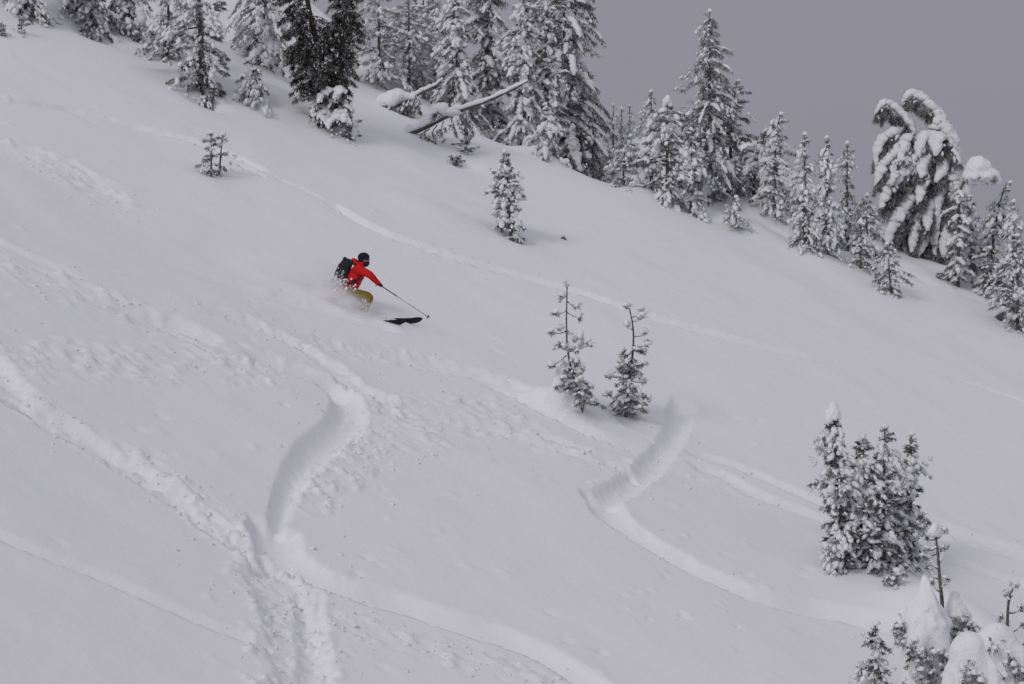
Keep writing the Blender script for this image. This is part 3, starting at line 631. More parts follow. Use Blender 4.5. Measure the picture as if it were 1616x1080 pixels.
BO += [([(720, 200), (700, 250), (690, 320)], -.35, .22), ([(600, 250), (575, 300), (560, 380)], -.5, .2), ([(610, 330), (590, 390), (570, 450)], -.3, .22)]
for _ in range(26):      # inner boughs that close the crown
    t = rr_.random(); zx = 690 + rr_.normal() * (30 + 45 * t); zy = 300 + 340 * t; sgn = 1 if zx > 690 else -1; ln = rr_.uniform(50, 100)
    BO.append(([(zx, zy), (zx + sgn * ln * 0.35, zy + ln * 0.35), (zx + sgn * ln * 0.55, zy + ln * 1.1)], rr_.uniform(-.75, .5), rr_.uniform(.05, .11)))
for pts, dy, wv in BO:
    q = np.array([hl(x, y_, dy * (0.25 + 0.75 * i / (len(pts) - 1))) for i, (x, y_) in enumerate(pts)])
    q = catmull(q, 5); bough(T, q, max(wv, .13) * 1.4, 0.065, 120, 8, 0.17, 2.2, (0, 0.65), wv * 1.05, 0.7, 0.02, whole=wv > .165)
for _ in range(64):
    y_ = rr_.uniform(215, 640); xl = np.interp(y_, [215, 300, 450, 640], [560, 500, 500, 540]); xr = np.interp(y_, [215, 300, 450, 640], [760, 780, 800, 820]); x = rr_.uniform(xl, xr)
    sg_ = np.sign(x - 680) * rr_.uniform(0.2, 0.8); ln = rr_.uniform(35, 85); dd = rr_.uniform(-.75, .45)
    q = catmull([hl(x, y_, dd), hl(x + sg_ * ln * 0.5, y_ + ln * 0.35, dd), hl(x + sg_ * ln * 0.75, y_ + ln, dd - .1)], 4)
    bough(T, q, 0.2, 0.11, 70, 8, 0.15, 1.6, (0.05, 0.9), 0.1 if rr_.random() < 0.5 else 0, 1.1, 0.012)
for (x, y_) in [(500, 130), (530, 150), (560, 175), (590, 200), (620, 95), (650, 110), (680, 135), (710, 160), (740, 185)]:   # twigs hanging from the arched tops
    ln = rr_.uniform(35, 70); q = catmull([hl(x, y_, 0), hl(x - 4, y_ + ln * 0.5, -.05), hl(x + rr_.normal() * 8, y_ + ln, -.05)], 4); bough(T, q, 0.12, 0.06, 90, 8, 0.14, 1.6, (0, 0.8), 0, 0.9, 0.01)
n = 420; t = T.rng.random(n); pz = np.array([hl(690, 720)]) * (1 - t)[:, None] + np.array([hl(690, 260)]) * t[:, None] + T.rng.normal(size=(n, 3)) * np.array([0.5, 0.35, 0.1]) * (1.1 - t)[:, None]
tufts(T.leaf, pz, T.rng.normal(size=(n, 3)) + np.array([0, 0, -1.0]), T.rng, 8, 0.16, 0.013, 0.7, (0, 0.5)); T.done()

# tree top bent over under a cushion of snow
mbse = put(1512, 0, 83.0); T = Tree('bent_conifer', 'bent tree top under a big rounded cushion of snow at the right', 'conifer', mbse, 78, G_R); kk = mbse[1] / F
def ml(px, py, dy=0): return np.array([(px - 808) * kk - mbse[0], dy, (540 - py) * kk - mbse[2]])
trunkp = catmull([ml(1512, 470), ml(1513, 380), ml(1514, 320), ml(1520, 290), ml(1540, 280), ml(1570, 284)], 5); tube(T.wood, trunkp, np.linspace(0.06, 0.02, len(trunkp)), 7)
v, f = blob([ellipsoid(ml(1548, 280), (0.53, 0.42, 0.14)), ellipsoid(ml(1544, 268), (0.4, 0.36, 0.42)), ellipsoid(ml(1563, 277), (0.27, 0.3, 0.22)), ellipsoid(ml(1530, 279), (0.22, 0.25, 0.24)), ellipsoid(ml(1573, 285), (0.13, 0.2, 0.14))], 0.04, 5, 0.035, 3, 6)
T.snow.add(v, f)
n = 130; an = T.rng.uniform(0, 6.28, n); rr = np.sqrt(T.rng.random(n)); pz = ml(1548, 283) + np.stack([0.52 * rr * np.cos(an), 0.4 * rr * np.sin(an), T.rng.uniform(-0.05, 0.09, n)], -1)
tufts(T.leaf, pz, np.tile([0, 0, -1.0], (n, 1)) + 0.7 * T.rng.normal(size=(n, 3)), T.rng, 6, 0.15, 0.012, 0.6, (0, 0.8))
for i in range(40):
    z0 = ml(1513 + T.rng.normal() * 2, T.rng.uniform(300, 440)); az = T.rng.uniform(0, 6.28); L = T.rng.uniform(0.3, 0.55)
    k = np.linspace(0, 1, 5); bough(T, z0 + np.stack([L * k * math.cos(az), L * k * math.sin(az), -0.5 * L * k * k], -1), 0.15, 0.08, 30, sleeve_w=0.07)
T.done()

# the dark pine with two bare trunks
db = put(515, 192); T = Tree('pine_tree', 'dark two-trunked pine with little snow, cut by the top edge', 'pine', db, 79, None, M_NEEDD, M_BARK); kk = db[1] / F
def dl(px, py, dy=0): return np.array([(px - 808) * kk - db[0], dy, (540 - py) * kk - db[2]])
S1 = catmull([dl(520, 200), dl(513, 120), dl(498, 60), dl(485, 0), dl(478, -90)], 5); S2 = catmull([dl(524, 200, .1), dl(535, 120, .1), dl(541, 60, .1), dl(545, 0, .1), dl(548, -90, .1)], 5)
tube(T.wood, S1, np.linspace(0.12, 0.05, len(S1)), 8); tube(T.wood, S2, np.linspace(0.13, 0.05, len(S2)), 8)
for i in range(200):
    S = S1 if i % 5 < 3 else S2; t = T.rng.uniform(0.12, 0.95) ** 0.8; b0 = S[int(t * (len(S) - 1))]
    if S is S1: az = T.rng.choice([math.pi, T.rng.uniform(0, 6.28)]) + T.rng.normal() * 0.6; L = T.rng.uniform(0.4, 0.95)
    else: az = T.rng.uniform(0, 6.28); L = T.rng.uniform(0.25, 0.6)
    k = np.linspace(0, 1, 6); bough(T, b0 + np.stack([L * k * math.cos(az), L * k * math.sin(az), L * (0.1 * k - 0.55 * k * k)], -1), 0.25, 0.028, 50, 8, 0.11, 1.0, (0, 0.8), 0, 0.7, 0.014)
for (x0, y0, x1, y1) in [(540, 55, 572, 40), (540, 82, 580, 76), (538, 90, 565, 96), (543, 35, 566, 22), (541, 66, 562, 60)]:
    q = catmull([dl(x0, y0, .1), dl((x0 + x1) / 2, (y0 + y1) / 2 + 4, 0), dl(x1, y1, -.1)], 4); tube(T.br, q, np.linspace(0.025, 0.007, len(q)), 5)
    lumps(T.snow, q[3:] + np.array([0, 0, 0.02]), 0.03, T.rng, 0)
for i in range(30):
    b0 = dl(T.rng.uniform(495, 545), T.rng.uniform(140, 190), T.rng.uniform(-.5, .1)); az = T.rng.uniform(3.2, 6.2); L = T.rng.uniform(0.25, 0.5); k = np.linspace(0, 1, 5)
    bough(T, b0 + np.stack([L * k * math.cos(az), L * k * math.sin(az), -0.7 * L * k * k], -1), 0.16, 0.09, 34, 7, 0.1, 1, (0, 0.7), 0.12, 1.0)
T.done()

# fallen, snow-covered logs
def log(label, ends, r0, seed, brs, mats):
    y0 = put(*ends[0])[1] + mats; kk = y0 / F; b0 = np.array([(ends[0][0] - 808) * kk, y0, (540 - ends[0][1]) * kk])
    T = Tree('fallen_log', label, 'log', b0, seed, 'fallen logs on the ridge', None, M_BARKF)
    g = lambda px, py, dy=0: np.array([(px - 808) * kk - b0[0], dy, (540 - py) * kk - b0[2]])
    n = len(ends); pts = catmull([g(px, py, 0.35 * i / n) for i, (px, py) in enumerate(ends)], 6); m = len(pts)
    tube(T.wood, pts, np.linspace(r0, r0 * 0.3, m) * (1 + 0.08 * T.rng.normal(size=m)), 9)
    wv = np.linspace(r0 * 1.7, r0 * 0.6, m) * T.rng.uniform(0.7, 1.25, m); sleeve(T.snow, pts + np.array([0, 0, 1.0]) * (wv * 0.55)[:, None], wv, wv * 1.0, T.rng, lower=0.5)
    for q, nd, sn in brs:
        q = catmull([g(*p) for p in q], 4); bough(T, q, 0.14, sn, nd, 7, 0.09, 1.2, (0, 0.7), 0, 0.8, 0.018)
    return T, g
T, g = log('long fallen log with thick snow on top, pointing up right below the big drooping hemlock', [(642, 212), (675, 198), (715, 178), (760, 162), (800, 144), (833, 127)], 0.09, 81,
           [([(740, 180, -.1), (760, 190, -.2), (785, 203, -.3)], 0, 0.04), ([(800, 146), (815, 142), (833, 142)], 0, 0.03), ([(700, 192, -.1), (697, 206, -.2), (700, 222, -.3)], 40, 0.05), ([(712, 186, -.1), (715, 200, -.3), (722, 215, -.3)], 40, 0.06),
            ([(690, 198, -.1), (683, 210, -.2), (688, 224, -.2)], 30, 0.03), ([(672, 204, -.1), (672, 216, -.2), (690, 228, -.2)], 24, 0.0), ([(735, 178, -.1), (738, 195, -.3), (748, 212, -.3)], 24, 0.02), ([(678, 204, -.1), (664, 215, -.2), (670, 226, -.2)], 24, 0.0),
            ([(725, 183, -.1), (733, 205, -.3), (736, 238, -.3)], 40, 0.07), ([(728, 183, -.1), (742, 205, -.3), (738, 225, -.3)], 40, 0.07), ([(700, 185, -.2), (688, 178, -.3), (684, 190, -.4)], 40, 0.09)], 0.3)
v, f = blob([ellipsoid(g(694, 174, .1), (0.27, 0.24, 0.2)), ellipsoid(g(712, 178, .1), (0.28, 0.18, 0.12)), ellipsoid(g(684, 184, .0), (0.16, 0.2, 0.16)), ellipsoid(g(700, 168, .1), (0.14, 0.15, 0.12))], 0.035, 3, 0.035, 5, 7); T.snow.add(v, f); T.done()
T, g = log('shorter fallen log over a dark shrub, left of the long fallen log', [(612, 172), (640, 160), (665, 145), (685, 135), (698, 124)], 0.075, 82,
           [([(630, 160, 0), (615, 170, -.2), (600, 190, -.3)], 60, 0.06), ([(640, 158, 0), (632, 175, -.3), (625, 195, -.3)], 60, 0.05), ([(648, 155, 0), (645, 172, -.3), (650, 192, -.3)], 60, 0.04), ([(655, 150, 0), (660, 165, -.3), (664, 180, -.3)], 50, 0.04),
            ([(620, 165, 0), (600, 170, -.2), (592, 180, -.2)], 60, 0.07), ([(625, 170, 0), (612, 190, -.3), (618, 205, -.3)], 60, 0.04), ([(636, 168, 0), (640, 185, -.3), (638, 200, -.3)], 60, 0.03), ([(610, 175, 0), (600, 190, -.1), (608, 204, -.1)], 60, 0.03), ([(690, 132, .2), (697, 126, .2), (706, 122, .2)], 0, 0.03)] + [([(x_, 158 + (640 - x_) * 0.3, 0), (x_ - 6, 176, -.25), (x_ - 8 + (x_ % 7), 200, -.3)], 70, 0.04) for x_ in range(600, 662, 7)], 0.15)
v, f = blob([ellipsoid(g(625, 152, .1), (0.34, 0.3, 0.2)), ellipsoid(g(606, 160, .1), (0.26, 0.25, 0.2)), ellipsoid(g(644, 152, .1), (0.26, 0.2, 0.13)), ellipsoid(g(598, 172, .1), (0.18, 0.2, 0.2)), ellipsoid(g(616, 162, -.1), (0.2, 0.2, 0.15))], 0.035, 3, 0.035, 6, 7); T.snow.add(v, f); T.done()

# saplings on the open slope
def pine(name, label, px, py, top, rad, seed, stems=None, **k):
    a_ = dict(prof='egg', pitch=(0.15, 0.7), droop=0.25, snow=0.05, dens=34, hang=0.5, frost=(0.1, 0.85), group='saplings on the open slope', cat='sapling', nl=0.085, width=0.09, nb=26, blades=8)
    a_.update(k); return conifer(name, label, px, py, top, rad, None, seed, **a_)
pine('sapling', 'small forked sapling alone on the upper left slope, left twin stem', 333, 280, 210, 16, 401, nb=15, snow=0.04, frost=(0.1, 0.8), clots=0.2)
pine('sapling', 'thin right-hand stem of the small forked sapling on the upper left slope', 345, 276, 212, 15, 402, nb=10, snow=0.035, frost=(0.1, 0.8), clots=0.2, lean=(0.4, 0))
pine('sapling', 'bushy snow-clotted young tree alone in the middle of the upper slope', 808, 380, 240, 21, 403, nb=70, snow=0.085, dens=36, frost=(0, 0.7), pitch=(0.0, 0.5), width=0.14, lean=(-0.45, 0), prof='col', lumpn=1.0)

def whorled(label, base_px, stem, whorls, seed, dome=None, bush=0, snow=0.04, twigs=()):
    """a young pine with a bare leader, spaced whorls with tufted ends"""
    b0 = put(*base_px); T = Tree('sapling', label, 'sapling', b0, seed, 'saplings on the open slope'); kk = b0[1] / F; r = T.rng
    g = lambda px, py, dy=0: np.array([(px - 808) * kk - b0[0], dy, (540 - py) * kk - b0[2]])
    st = catmull([g(*p) for p in stem], 6); st[0, 2] -= 0.35; st[0, 0] *= 0.6; tube(T.wood, st, np.linspace(0.03, 0.012, len(st)), 7)
    def ball(p, d, big=1.0):
        tufts(T.leaf, p + r.normal(size=(5, 3)) * 0.028, np.tile(d, (5, 1)) + 0.7 * r.normal(size=(5, 3)), r, 8, 0.085 * big, 0.0075, 0.8, (0.1, 0.95))
        lumps(T.snow, [p + np.array([0, 0, 0.03]) + r.normal(size=3) * 0.015], snow * r.uniform(0.8, 1.6), r, 1, 0.3, 0.5)
    ball(st[-1], [0, 0, 1.0])
    for (wx, wy, n, L, up) in whorls:
        c = g(wx, wy)
        for i in range(n):
            az = i * 6.283 / n + r.uniform(0, 1.0); ln = L * kk * r.uniform(0.45, 1.2); k = np.linspace(0, 1, 5)
            q = c + np.stack([ln * k * math.cos(az), ln * k * math.sin(az), ln * (up * k * k + 0.05 * k) * r.uniform(0.7, 1.2)], -1); tube(T.br, q, np.linspace(0.012, 0.006, 5), 5)
            d = unit(q[-1] - q[-2]); ball(q[-1], d); 
            if ln > 0.2: tufts(T.leaf, q[2:4], np.tile(d, (2, 1)), r, 6, 0.07, 0.007, 0.9, (0.1, 0.9)); lumps(T.snow, q[1:4] + np.array([0, 0, 0.02]), snow * 0.6, r, 0)
    for (x0, y0, x1, y1, dy) in twigs:
        q = catmull([g(x0, y0), g((x0 + x1) / 2, (y0 + y1) / 2 + 2.5, dy * 0.5), g(x1, y1, dy)], 4); tube(T.br, q, np.linspace(0.012, 0.006, len(q)), 5)
        d = unit(q[-1] - q[-2]); ball(q[-1], d); ball(q[-1] - d * 0.05 + r.normal(size=3) * 0.03, d, 0.9)
        lumps(T.snow, q[2:] + np.array([0, 0, 0.015]), snow * 0.55, r, 0, 0.4, 0.7)
    for _ in range(bush):
        s = r.random() ** 1.2 * 0.55; c = st[int(s * (len(st) - 1))]; az = r.uniform(0, 6.28); L = (0.42 - 0.35 * s) * r.uniform(0.6, 1.2); k = np.linspace(0, 1, 5)
        bough(T, c + np.stack([L * k * math.cos(az), L * k * math.sin(az), L * (0.25 * k - 0.5 * k * k)], -1), 0.09, snow * 1.5, 40, 8, 0.075, 0.6, (0, 0.8), 0, 1.0, 0.01, nw=0.007)
    if dome:
        v, f = blob([capsule(g(*a), g(*b), ra * kk, rb * kk) for a, b, ra, rb in dome], 0.04, 6, 0.012, seed, 5); T.snow.add(v, f)
    T.done()
whorled('tall thin sapling with a bare leader above a white snow skirt', (900, 645), [(924, 640), (908, 603), (897, 561), (894, 518), (895, 452)], [], 411,
        dome=[((887, 572, .12), (882, 670, .12), 7, 27), ((898, 580, .2), (906, 665, .2), 7, 26), ((880, 605, .1), (862, 668, .15), 7, 20)], bush=26, snow=0.05,
        twigs=[(895, 476, 912, 484, .1), (895, 490, 875, 496, -.1), (895, 493, 914, 501, .1), (895, 466, 886, 470, .1), (895, 522, 871, 526, 0), (895, 522, 918, 531, -.1), (896, 526, 907, 537, -.25), (895, 524, 884, 518, .2), (897, 552, 929, 546, -.1), (898, 556, 920, 543, .1), (897, 552, 880, 546, -.2),
               (894, 561, 869, 578, -.15), (900, 580, 918, 584, -.2), (908, 603, 929, 612, -.1), (893, 590, 889, 599, -.35), (903, 590, 916, 600, -.3), (920, 625, 933, 629, -.1), (898, 540, 893, 548, -.3), (898, 545, 908, 556, -.3), (900, 566, 910, 572, -.3)])
whorled('sapling with a curved bare leader standing right of the snow-skirted one', (992, 660), [(986, 660), (993, 603), (999, 552), (999, 518), (993, 484)], [], 412, bush=64, snow=0.05,
        twigs=[(997, 501, 1013, 492, .1), (998, 508, 1013, 500, -.1), (994, 486, 988, 484, 0), (999, 531, 1018, 527, .1), (1000, 546, 1022, 544, -.1), (999, 548, 1015, 555, .15), (998, 552, 983, 556, -.1), (997, 574, 1017, 574, -.2), (998, 520, 990, 512, .1), (980, 595, 962, 592, -.2), (980, 590, 976, 580, -.1),
               (985, 640, 958, 622, -.2), (990, 640, 965, 657, -.2), (994, 600, 1016, 603, -.1), (992, 620, 1022, 628, -.2), (990, 640, 1015, 646, -.2), (995, 585, 980, 576, .1), (996, 565, 988, 572, -.3)])

# clump of young pines at the right
CL = [('snow-capped left stem of the young pine clump at the right', 1325, 893, 650, 28, 0.17), ('second stem from left of the young pine clump at the right', 1362, 890, 690, 29, 0.0),
      ('third stem from left of the young pine clump, with a bare dark tip', 1393, 888, 675, 29, 0.0), ('thin right-hand stem of the young pine clump, open branches at its top', 1436, 885, 686, 23, 0.0),
      ('low dark bush filling the middle foot of the young pine clump', 1376, 897, 770, 30, 0.0), ('low bush filling the right foot of the young pine clump', 1418, 893, 775, 28, 0.0),
      ('low front bush of the young pine clump with a round white pillow', 1330, 900, 780, 24, 0.2)]
for i, (lab, px, py, top, rad, cap) in enumerate(CL):
    pine('young_pine', lab, px, py, top, rad, 420 + i, nb=70 if i < 4 else 46, snow=0.08, dens=42, frost=(0, 0.65), pitch=(-0.1, 0.7), droop=0.4, prof='col', cap=cap, lean=((-0.3, 0), (0, 0), (0.1, 0), (0.1, 0), (0, 0), (0, 0), (0, 0))[i], width=0.13, group='young pine clump at the right', cat='young pine', lumpn=1.15, nl=0.08)
pine('bent_sapling', 'small bent snow-covered sapling right below the young pine clump', 1405, 925, 902, 16, 431, nb=14, snow=0.06, frost=(0.2, 0.9), lean=(0.5, 0))

# snow-buried trees at the lower right corner
def buried(label, base_px, D, shapes, fringe, seed, name='buried_conifer'):
    x = (base_px[0] - 808) / F * D; b0 = np.array([x, D, ground(x, D)]); T = Tree(name, label, 'conifer', b0, seed, 'snow-buried trees at the lower right'); kk = D / F; r = T.rng
    g = lambda px, py, dy=0: np.array([(px - 808) * kk - b0[0], dy, (540 - py) * kk - b0[2]])
    sh = [capsule(g(*a), g(*b), ra * kk, rb * kk) for a, b, ra, rb in shapes]
    for a, b, ra, rb in shapes[:2]:
        for q in range(9):
            an = r.uniform(2.9, 6.6); c0 = g(*a); c1 = g(*b); t0_, t1_ = r.uniform(0.0, 0.4), r.uniform(0.6, 1.1); e0 = c0 + (c1 - c0) * t0_; e1 = c0 + (c1 - c0) * t1_; o0 = (ra + (rb - ra) * t0_) * kk * 0.9; o1 = (ra + (rb - ra) * t1_) * kk * r.uniform(0.85, 1.05)
            sh.append(capsule(e0 + np.array([math.cos(an) * o0, math.sin(an) * o0, 0]), e1 + np.array([math.cos(an) * o1, math.sin(an) * o1, 0]), r.uniform(.015, .03), r.uniform(.04, .1)))
    v, f = blob(sh, 0.03, 4, 0.025, seed, 7); T.snow.add(v, f)
    for (px, py, dy, nn, rad) in fringe:
        c = g(px, py, dy); p = c + r.normal(size=(nn, 3)) * np.array([rad, rad * 0.6, rad * 1.3]) * kk
        tufts(T.leaf, p, np.tile([0.1, -0.5, -0.9], (nn, 1)) + 0.5 * r.normal(size=(nn, 3)), r, 8, 0.09, 0.008, 0.7, (0, 0.75))
        m = max(1, nn // 4); lumps(T.snow, p[:m] + np.array([0, 0, 0.04]), np.stack([r.uniform(0.03, 0.07, m)] * 3, -1), r, 1, 0.3)
    tube(T.wood, [g(base_px[0], base_px[1] + 40), g(base_px[0], shapes[0][0][1] + 10)], [0.06, 0.02], 7)
    return T, g
T, g = buried('large pointed cone of snow over a buried tree at the lower right', (1460, 1075), 47.0,
   [((1459, 912), (1458, 985), 5, 36), ((1458, 985), (1465, 1090), 36, 46), ((1440, 980, -.2), (1432, 1010, -.3), 16, 12), ((1478, 990, -.2), (1482, 1050, -.3), 18, 14), ((1450, 1000, -.3), (1448, 1060, -.35), 14, 12)],
   [(1420, 1000, -.35, 34, 9), (1415, 990, -.3, 20, 6), (1445, 1020, -.5, 18, 6), (1456, 1040, -.55, 28, 9), (1480, 1035, -.5, 18, 6), (1482, 1060, -.5, 24, 7), (1440, 1055, -.5, 24, 8), (1463, 1070, -.5, 24, 9), (1432, 1030, -.45, 16, 6)], 441); T.done()
T, g = buried('second snow hood right behind the large snow cone', (1515, 1075), 47.8,
   [((1506, 940), (1512, 985), 8, 22), ((1512, 985), (1520, 1050), 22, 26)], [(1500, 985, -.35, 26, 6), (1522, 985, -.35, 26, 6), (1532, 995, -.3, 16, 5), (1505, 1010, -.4, 10, 5)], 442); T.done()
T, g = buried('wide snow-smothered bush cut by the lower right corner', (1555, 1100), 45.5,
   [((1530, 1030), (1540, 1100), 34, 50), ((1575, 1010), (1580, 1100), 28, 50), ((1600, 1040), (1616, 1100), 26, 40), ((1510, 1060), (1505, 1110), 22, 30)],
   [(1522, 1060, -.55, 34, 9), (1535, 1072, -.6, 20, 7), (1560, 1020, -.5, 10, 5), (1595, 1055, -.5, 26, 8), (1608, 1072, -.5, 30, 9), (1580, 1040, -.5, 10, 6)], 443); T.done()
conifer('conifer', 'half-hidden conifer peak at the bottom edge left of the large snow cone', 1382, 1130, 985, 44, 44.5, 444, 'snow-buried trees at the lower right', nb=56, snow=0.06, dens=46, frost=(0, 0.75), droop=0.8, pitch=(-0.5, 0.2), nl=0.08, width=0.12, sleeve_w=0.05)
def stalk(label, D, stem, whorls, seed, caps=()):
    px, py = stem[0]; x = (px - 808) / F * D; b0 = np.array([x, D, (540 - py) / F * D]); kk = D / F
    T = Tree('sapling', label, 'sapling', b0, seed, 'leaders above the buried trees'); r = T.rng; g = lambda px, py, dy=0: np.array([(px - 808) * kk - b0[0], dy, (540 - py) * kk - b0[2]])
    st = catmull([g(*p) for p in stem], 6); st = np.concatenate([[[st[0][0], 0, ground(x, D) - b0[2] - 0.2]], st]); tube(T.wood, st, np.linspace(0.035, 0.014, len(st)), 7)
    nn = 40; i = r.integers(3, len(st), nn); tufts(T.leaf, st[i] + r.normal(size=(nn, 3)) * 0.01, r.normal(size=(nn, 3)) + np.array([0, 0, 0.5]), r, 5, 0.05, 0.006, 0.8, (0.2, 1.0))
    for (x0, y0, x1, y1, dy) in whorls:
        q = catmull([g(x0, y0), g((x0 + x1) / 2, (y0 + y1) / 2 + 3, dy * 0.5), g(x1, y1, dy)], 4); tube(T.br, q, np.linspace(0.014, 0.008, len(q)), 5)
        d = unit(q[-1] - q[-2]); tufts(T.leaf, q[-1] + r.normal(size=(6, 3)) * 0.025, np.tile(d, (6, 1)) + 0.6 * r.normal(size=(6, 3)), r, 9, 0.085, 0.0075, 0.8, (0, 0.7))
        lumps(T.snow, q[2:] + np.array([0, 0, 0.02]), 0.028, r, 1); lumps(T.snow, [q[-1] + np.array([0, 0, 0.04])], 0.05, r, 1)
    for (cx, cy, rad) in caps: snow_cap(T, g(cx, cy), rad * kk)
    T.done()
stalk('thick frosted leader with white cap rising beside the large snow cone', 47.4, [(1487, 950), (1483, 910), (1480, 870), (1477, 848)],
      [(1481, 872, 1458, 880, .1), (1480, 862, 1462, 868, -.1), (1483, 900, 1467, 882, 0), (1482, 890, 1490, 868, 0), (1484, 915, 1468, 903, .1), (1485, 935, 1470, 920, 0), (1478, 850, 1490, 840, 0), (1478, 850, 1466, 850, .1), (1485, 930, 1492, 915, 0)], 451, caps=[(1474, 838, 12)])
stalk('bare frosted leader with upswept twigs at the right edge', 46.5, [(1590, 1040), (1590, 990), (1592, 950), (1599, 930)],
      [(1591, 995, 1580, 978, 0), (1592, 968, 1612, 962, .1), (1591, 1000, 1612, 985, -.1), (1591, 1022, 1616, 1018, .1), (1594, 945, 1604, 926, 0), (1594, 948, 1588, 940, 0)], 452)

# shrub tops and twigs poking out of the snow
for i, (px, py, top, rad, lab) in enumerate([(552, 220, 182, 14, 'little frosted shrub on the ridge in front of the dark two-trunked pine'), (735, 243, 205, 16, 'dark shrub hanging at the foot of the long fallen log'),
        (720, 262, 250, 11, 'tiny twigs poking from the snow below the long fallen log'), (890, 378, 375, 1.2, 'single dark sprig tip in the open snow right of the bushy young tree'),
        (1482, 440, 432, 7, 'tiny twigs poking from the snow below the snow-bowed hemlock'), (1580, 507, 499, 8, 'tiny twigs poking from the snow near the right edge'),
        (34, 54, 28, 11, 'thin sprig left of the leaning tree at upper left'), (3, 58, 38, 8, 'frosted sprig at the left edge near the top'), (346, 66, 38, 8, 'small sprig right behind the tall undercut conifer'), (217, 68, 56, 9, 'little shrub at the foot of the drooping narrow conifer'),
        (352, 104, 92, 8, 'bent twig right of the tall undercut conifer'), (373, 75, 62, 8, 'small dark sprig left of the snow plastered conifer')]):
    pine('shrub', lab, px, py, top, rad, 460 + i, nb=int(6 + rad * 0.8), snow=0.03 if i != 0 else 0.06, group='twigs and shrubs poking from the snow', cat='shrub', pitch=(0.3, 0.9), nl=0.07, frost=(0, 0.8))

# ---------------------------------------------------------------- the skier
M_RED = simple('red_shell', (0.60, 0.008, 0.010), 0.7, 0.12, 9, bump=0.8, bscale=11)
M_OLIVE = simple('olive_cloth', (0.22, 0.165, 0.012), 0.75, 0.15, 9, bump=0.25, bscale=14)
M_NAVY = simple('navy_knit', (0.012, 0.013, 0.03), 0.85, 0.2, 30, bump=0.4, bscale=120)
M_BLACK = simple('black_nylon', (0.018, 0.018, 0.021), 0.6, 0.3, 18, bump=0.3, bscale=40)
M_GREY = simple('grey_webbing', (0.09, 0.09, 0.1), 0.6, 0.2, 30)
M_SKIN = simple('skin', (0.42, 0.24, 0.18), 0.5, 0.08, 20)
M_LENS = simple('dark_lens', (0.01, 0.01, 0.012), 0.08)
M_BOOT = simple('boot_shell', (0.03, 0.03, 0.035), 0.35)
M_SKI = simple('ski_black', (0.008, 0.008, 0.012), 0.4, 0.2, 10)
M_ALU = simple('pole_alloy', (0.35, 0.35, 0.36), 0.35, metal=0.6)
M_POLER = simple('red_band', (0.5, 0.03, 0.03), 0.5)
SO = np.array([(560 - 808) * 59 / F, 59.0, (540 - 500) * 59 / F])
J = dict(pel=(-.13, 0, .53), chest=(.03, 0, .87), neck=(.09, 0, 1.03), head=(.19, -.01, 1.2), shR=(.09, -.185, .985), shL=(.06, .19, .98), elR=(.325, -.27, .86), wrR=(.49, -.22, .695),
         elL=(-.12, .33, .8), wrL=(-.04, .36, .6), hipR=(-.12, -.1, .5), hipL=(-.12, .1, .5), knR=(.285, -.13, .385), anR=(.13, -.05, .02), knL=(.24, .2, .42), anL=(.1, .22, .06))
def cap_(a, b, r0, r1): return capsule(J[a] if isinstance(a, str) else a, J[b] if isinstance(b, str) else b, r0, r1)
def add_part(name, shapes, voxel, mat, parent, sm=5, wob=0.0, seed=0, ws=14.0):
    v, f = blob(shapes, voxel, sm, wob, seed, ws); m_ = mesh_from(name, v, f); m_.materials.append(mat); return link(name, m_, parent)
hd = np.array(J['head'])
body = [cap_('pel', 'chest', .12, .13), cap_('chest', 'neck', .12, .07), cap_('neck', 'head', .055, .06), ellipsoid(hd, (.098, .078, .115)), ellipsoid(hd + [.05, 0, -.055], (.055, .055, .055)), ellipsoid(hd + [.1, 0, -.02], (.026, .016, .026)),
        ellipsoid(hd + [.0, -.08, -.01], (.02, .012, .032)), ellipsoid(hd + [.0, .08, -.01], (.02, .012, .032)), ellipsoid(hd + [.088, 0, -.07], (.016, .026, .009)), ellipsoid(hd + [.075, -.035, .012], (.02, .018, .012)), ellipsoid(hd + [.075, .035, .012], (.02, .018, .012))]
for s in 'RL': body += [cap_('chest', 'sh' + s, .09, .075), cap_('sh' + s, 'el' + s, .06, .048), cap_('el' + s, 'wr' + s, .046, .033), cap_('pel', 'hip' + s, .1, .09), cap_('hip' + s, 'kn' + s, .085, .06), cap_('kn' + s, 'an' + s, .057, .045)]
v, f = blob(body, 0.013, 3); m_ = mesh_from('person', v, f); m_.materials.append(M_SKIN)
person = link('person', m_, None, SO); person['label'] = 'skier in red jacket and olive trousers crouching through flying powder'; person['category'] = 'person'
jk = [cap_((-.15, 0, .5), 'chest', .165, .17), cap_('chest', (.075, 0, .98), .165, .115), cap_((-.17, 0, .43), (-.13, 0, .55), .17, .165), cap_((.08, 0, 1.0), (.13, -.005, 1.09), .1, .095)]
for s in 'RL': jk += [cap_('chest', 'sh' + s, .12, .1), cap_('sh' + s, 'el' + s, .098, .078), cap_('el' + s, 'wr' + s, .077, .055)]
jacket = add_part('jacket', jk, 0.014, M_RED, person, 3, 0.011, 4, 22)
add_part('hood', [ellipsoid((-.0, 0, 1.13), (.075, .11, .075)), capsule((-.03, -.06, 1.17), (-.03, .06, 1.17), .05, .05), capsule((.0, -.1, 1.1), (.13, -.095, 1.06), .05, .04), capsule((.0, .1, 1.1), (.13, .095, 1.06), .05, .04)], 0.013, M_RED, jacket, 3, 0.005, 8, 20)
tr_ = [cap_('pel', (-.17, 0, .42), .15, .14)]
for s in 'RL': tr_ += [cap_('pel', 'hip' + s, .14, .125), cap_('hip' + s, 'kn' + s, .125, .105), cap_('kn' + s, 'an' + s, .1, .1)]
add_part('trousers', tr_, 0.014, M_OLIVE, person, 3, 0.006, 5, 16)
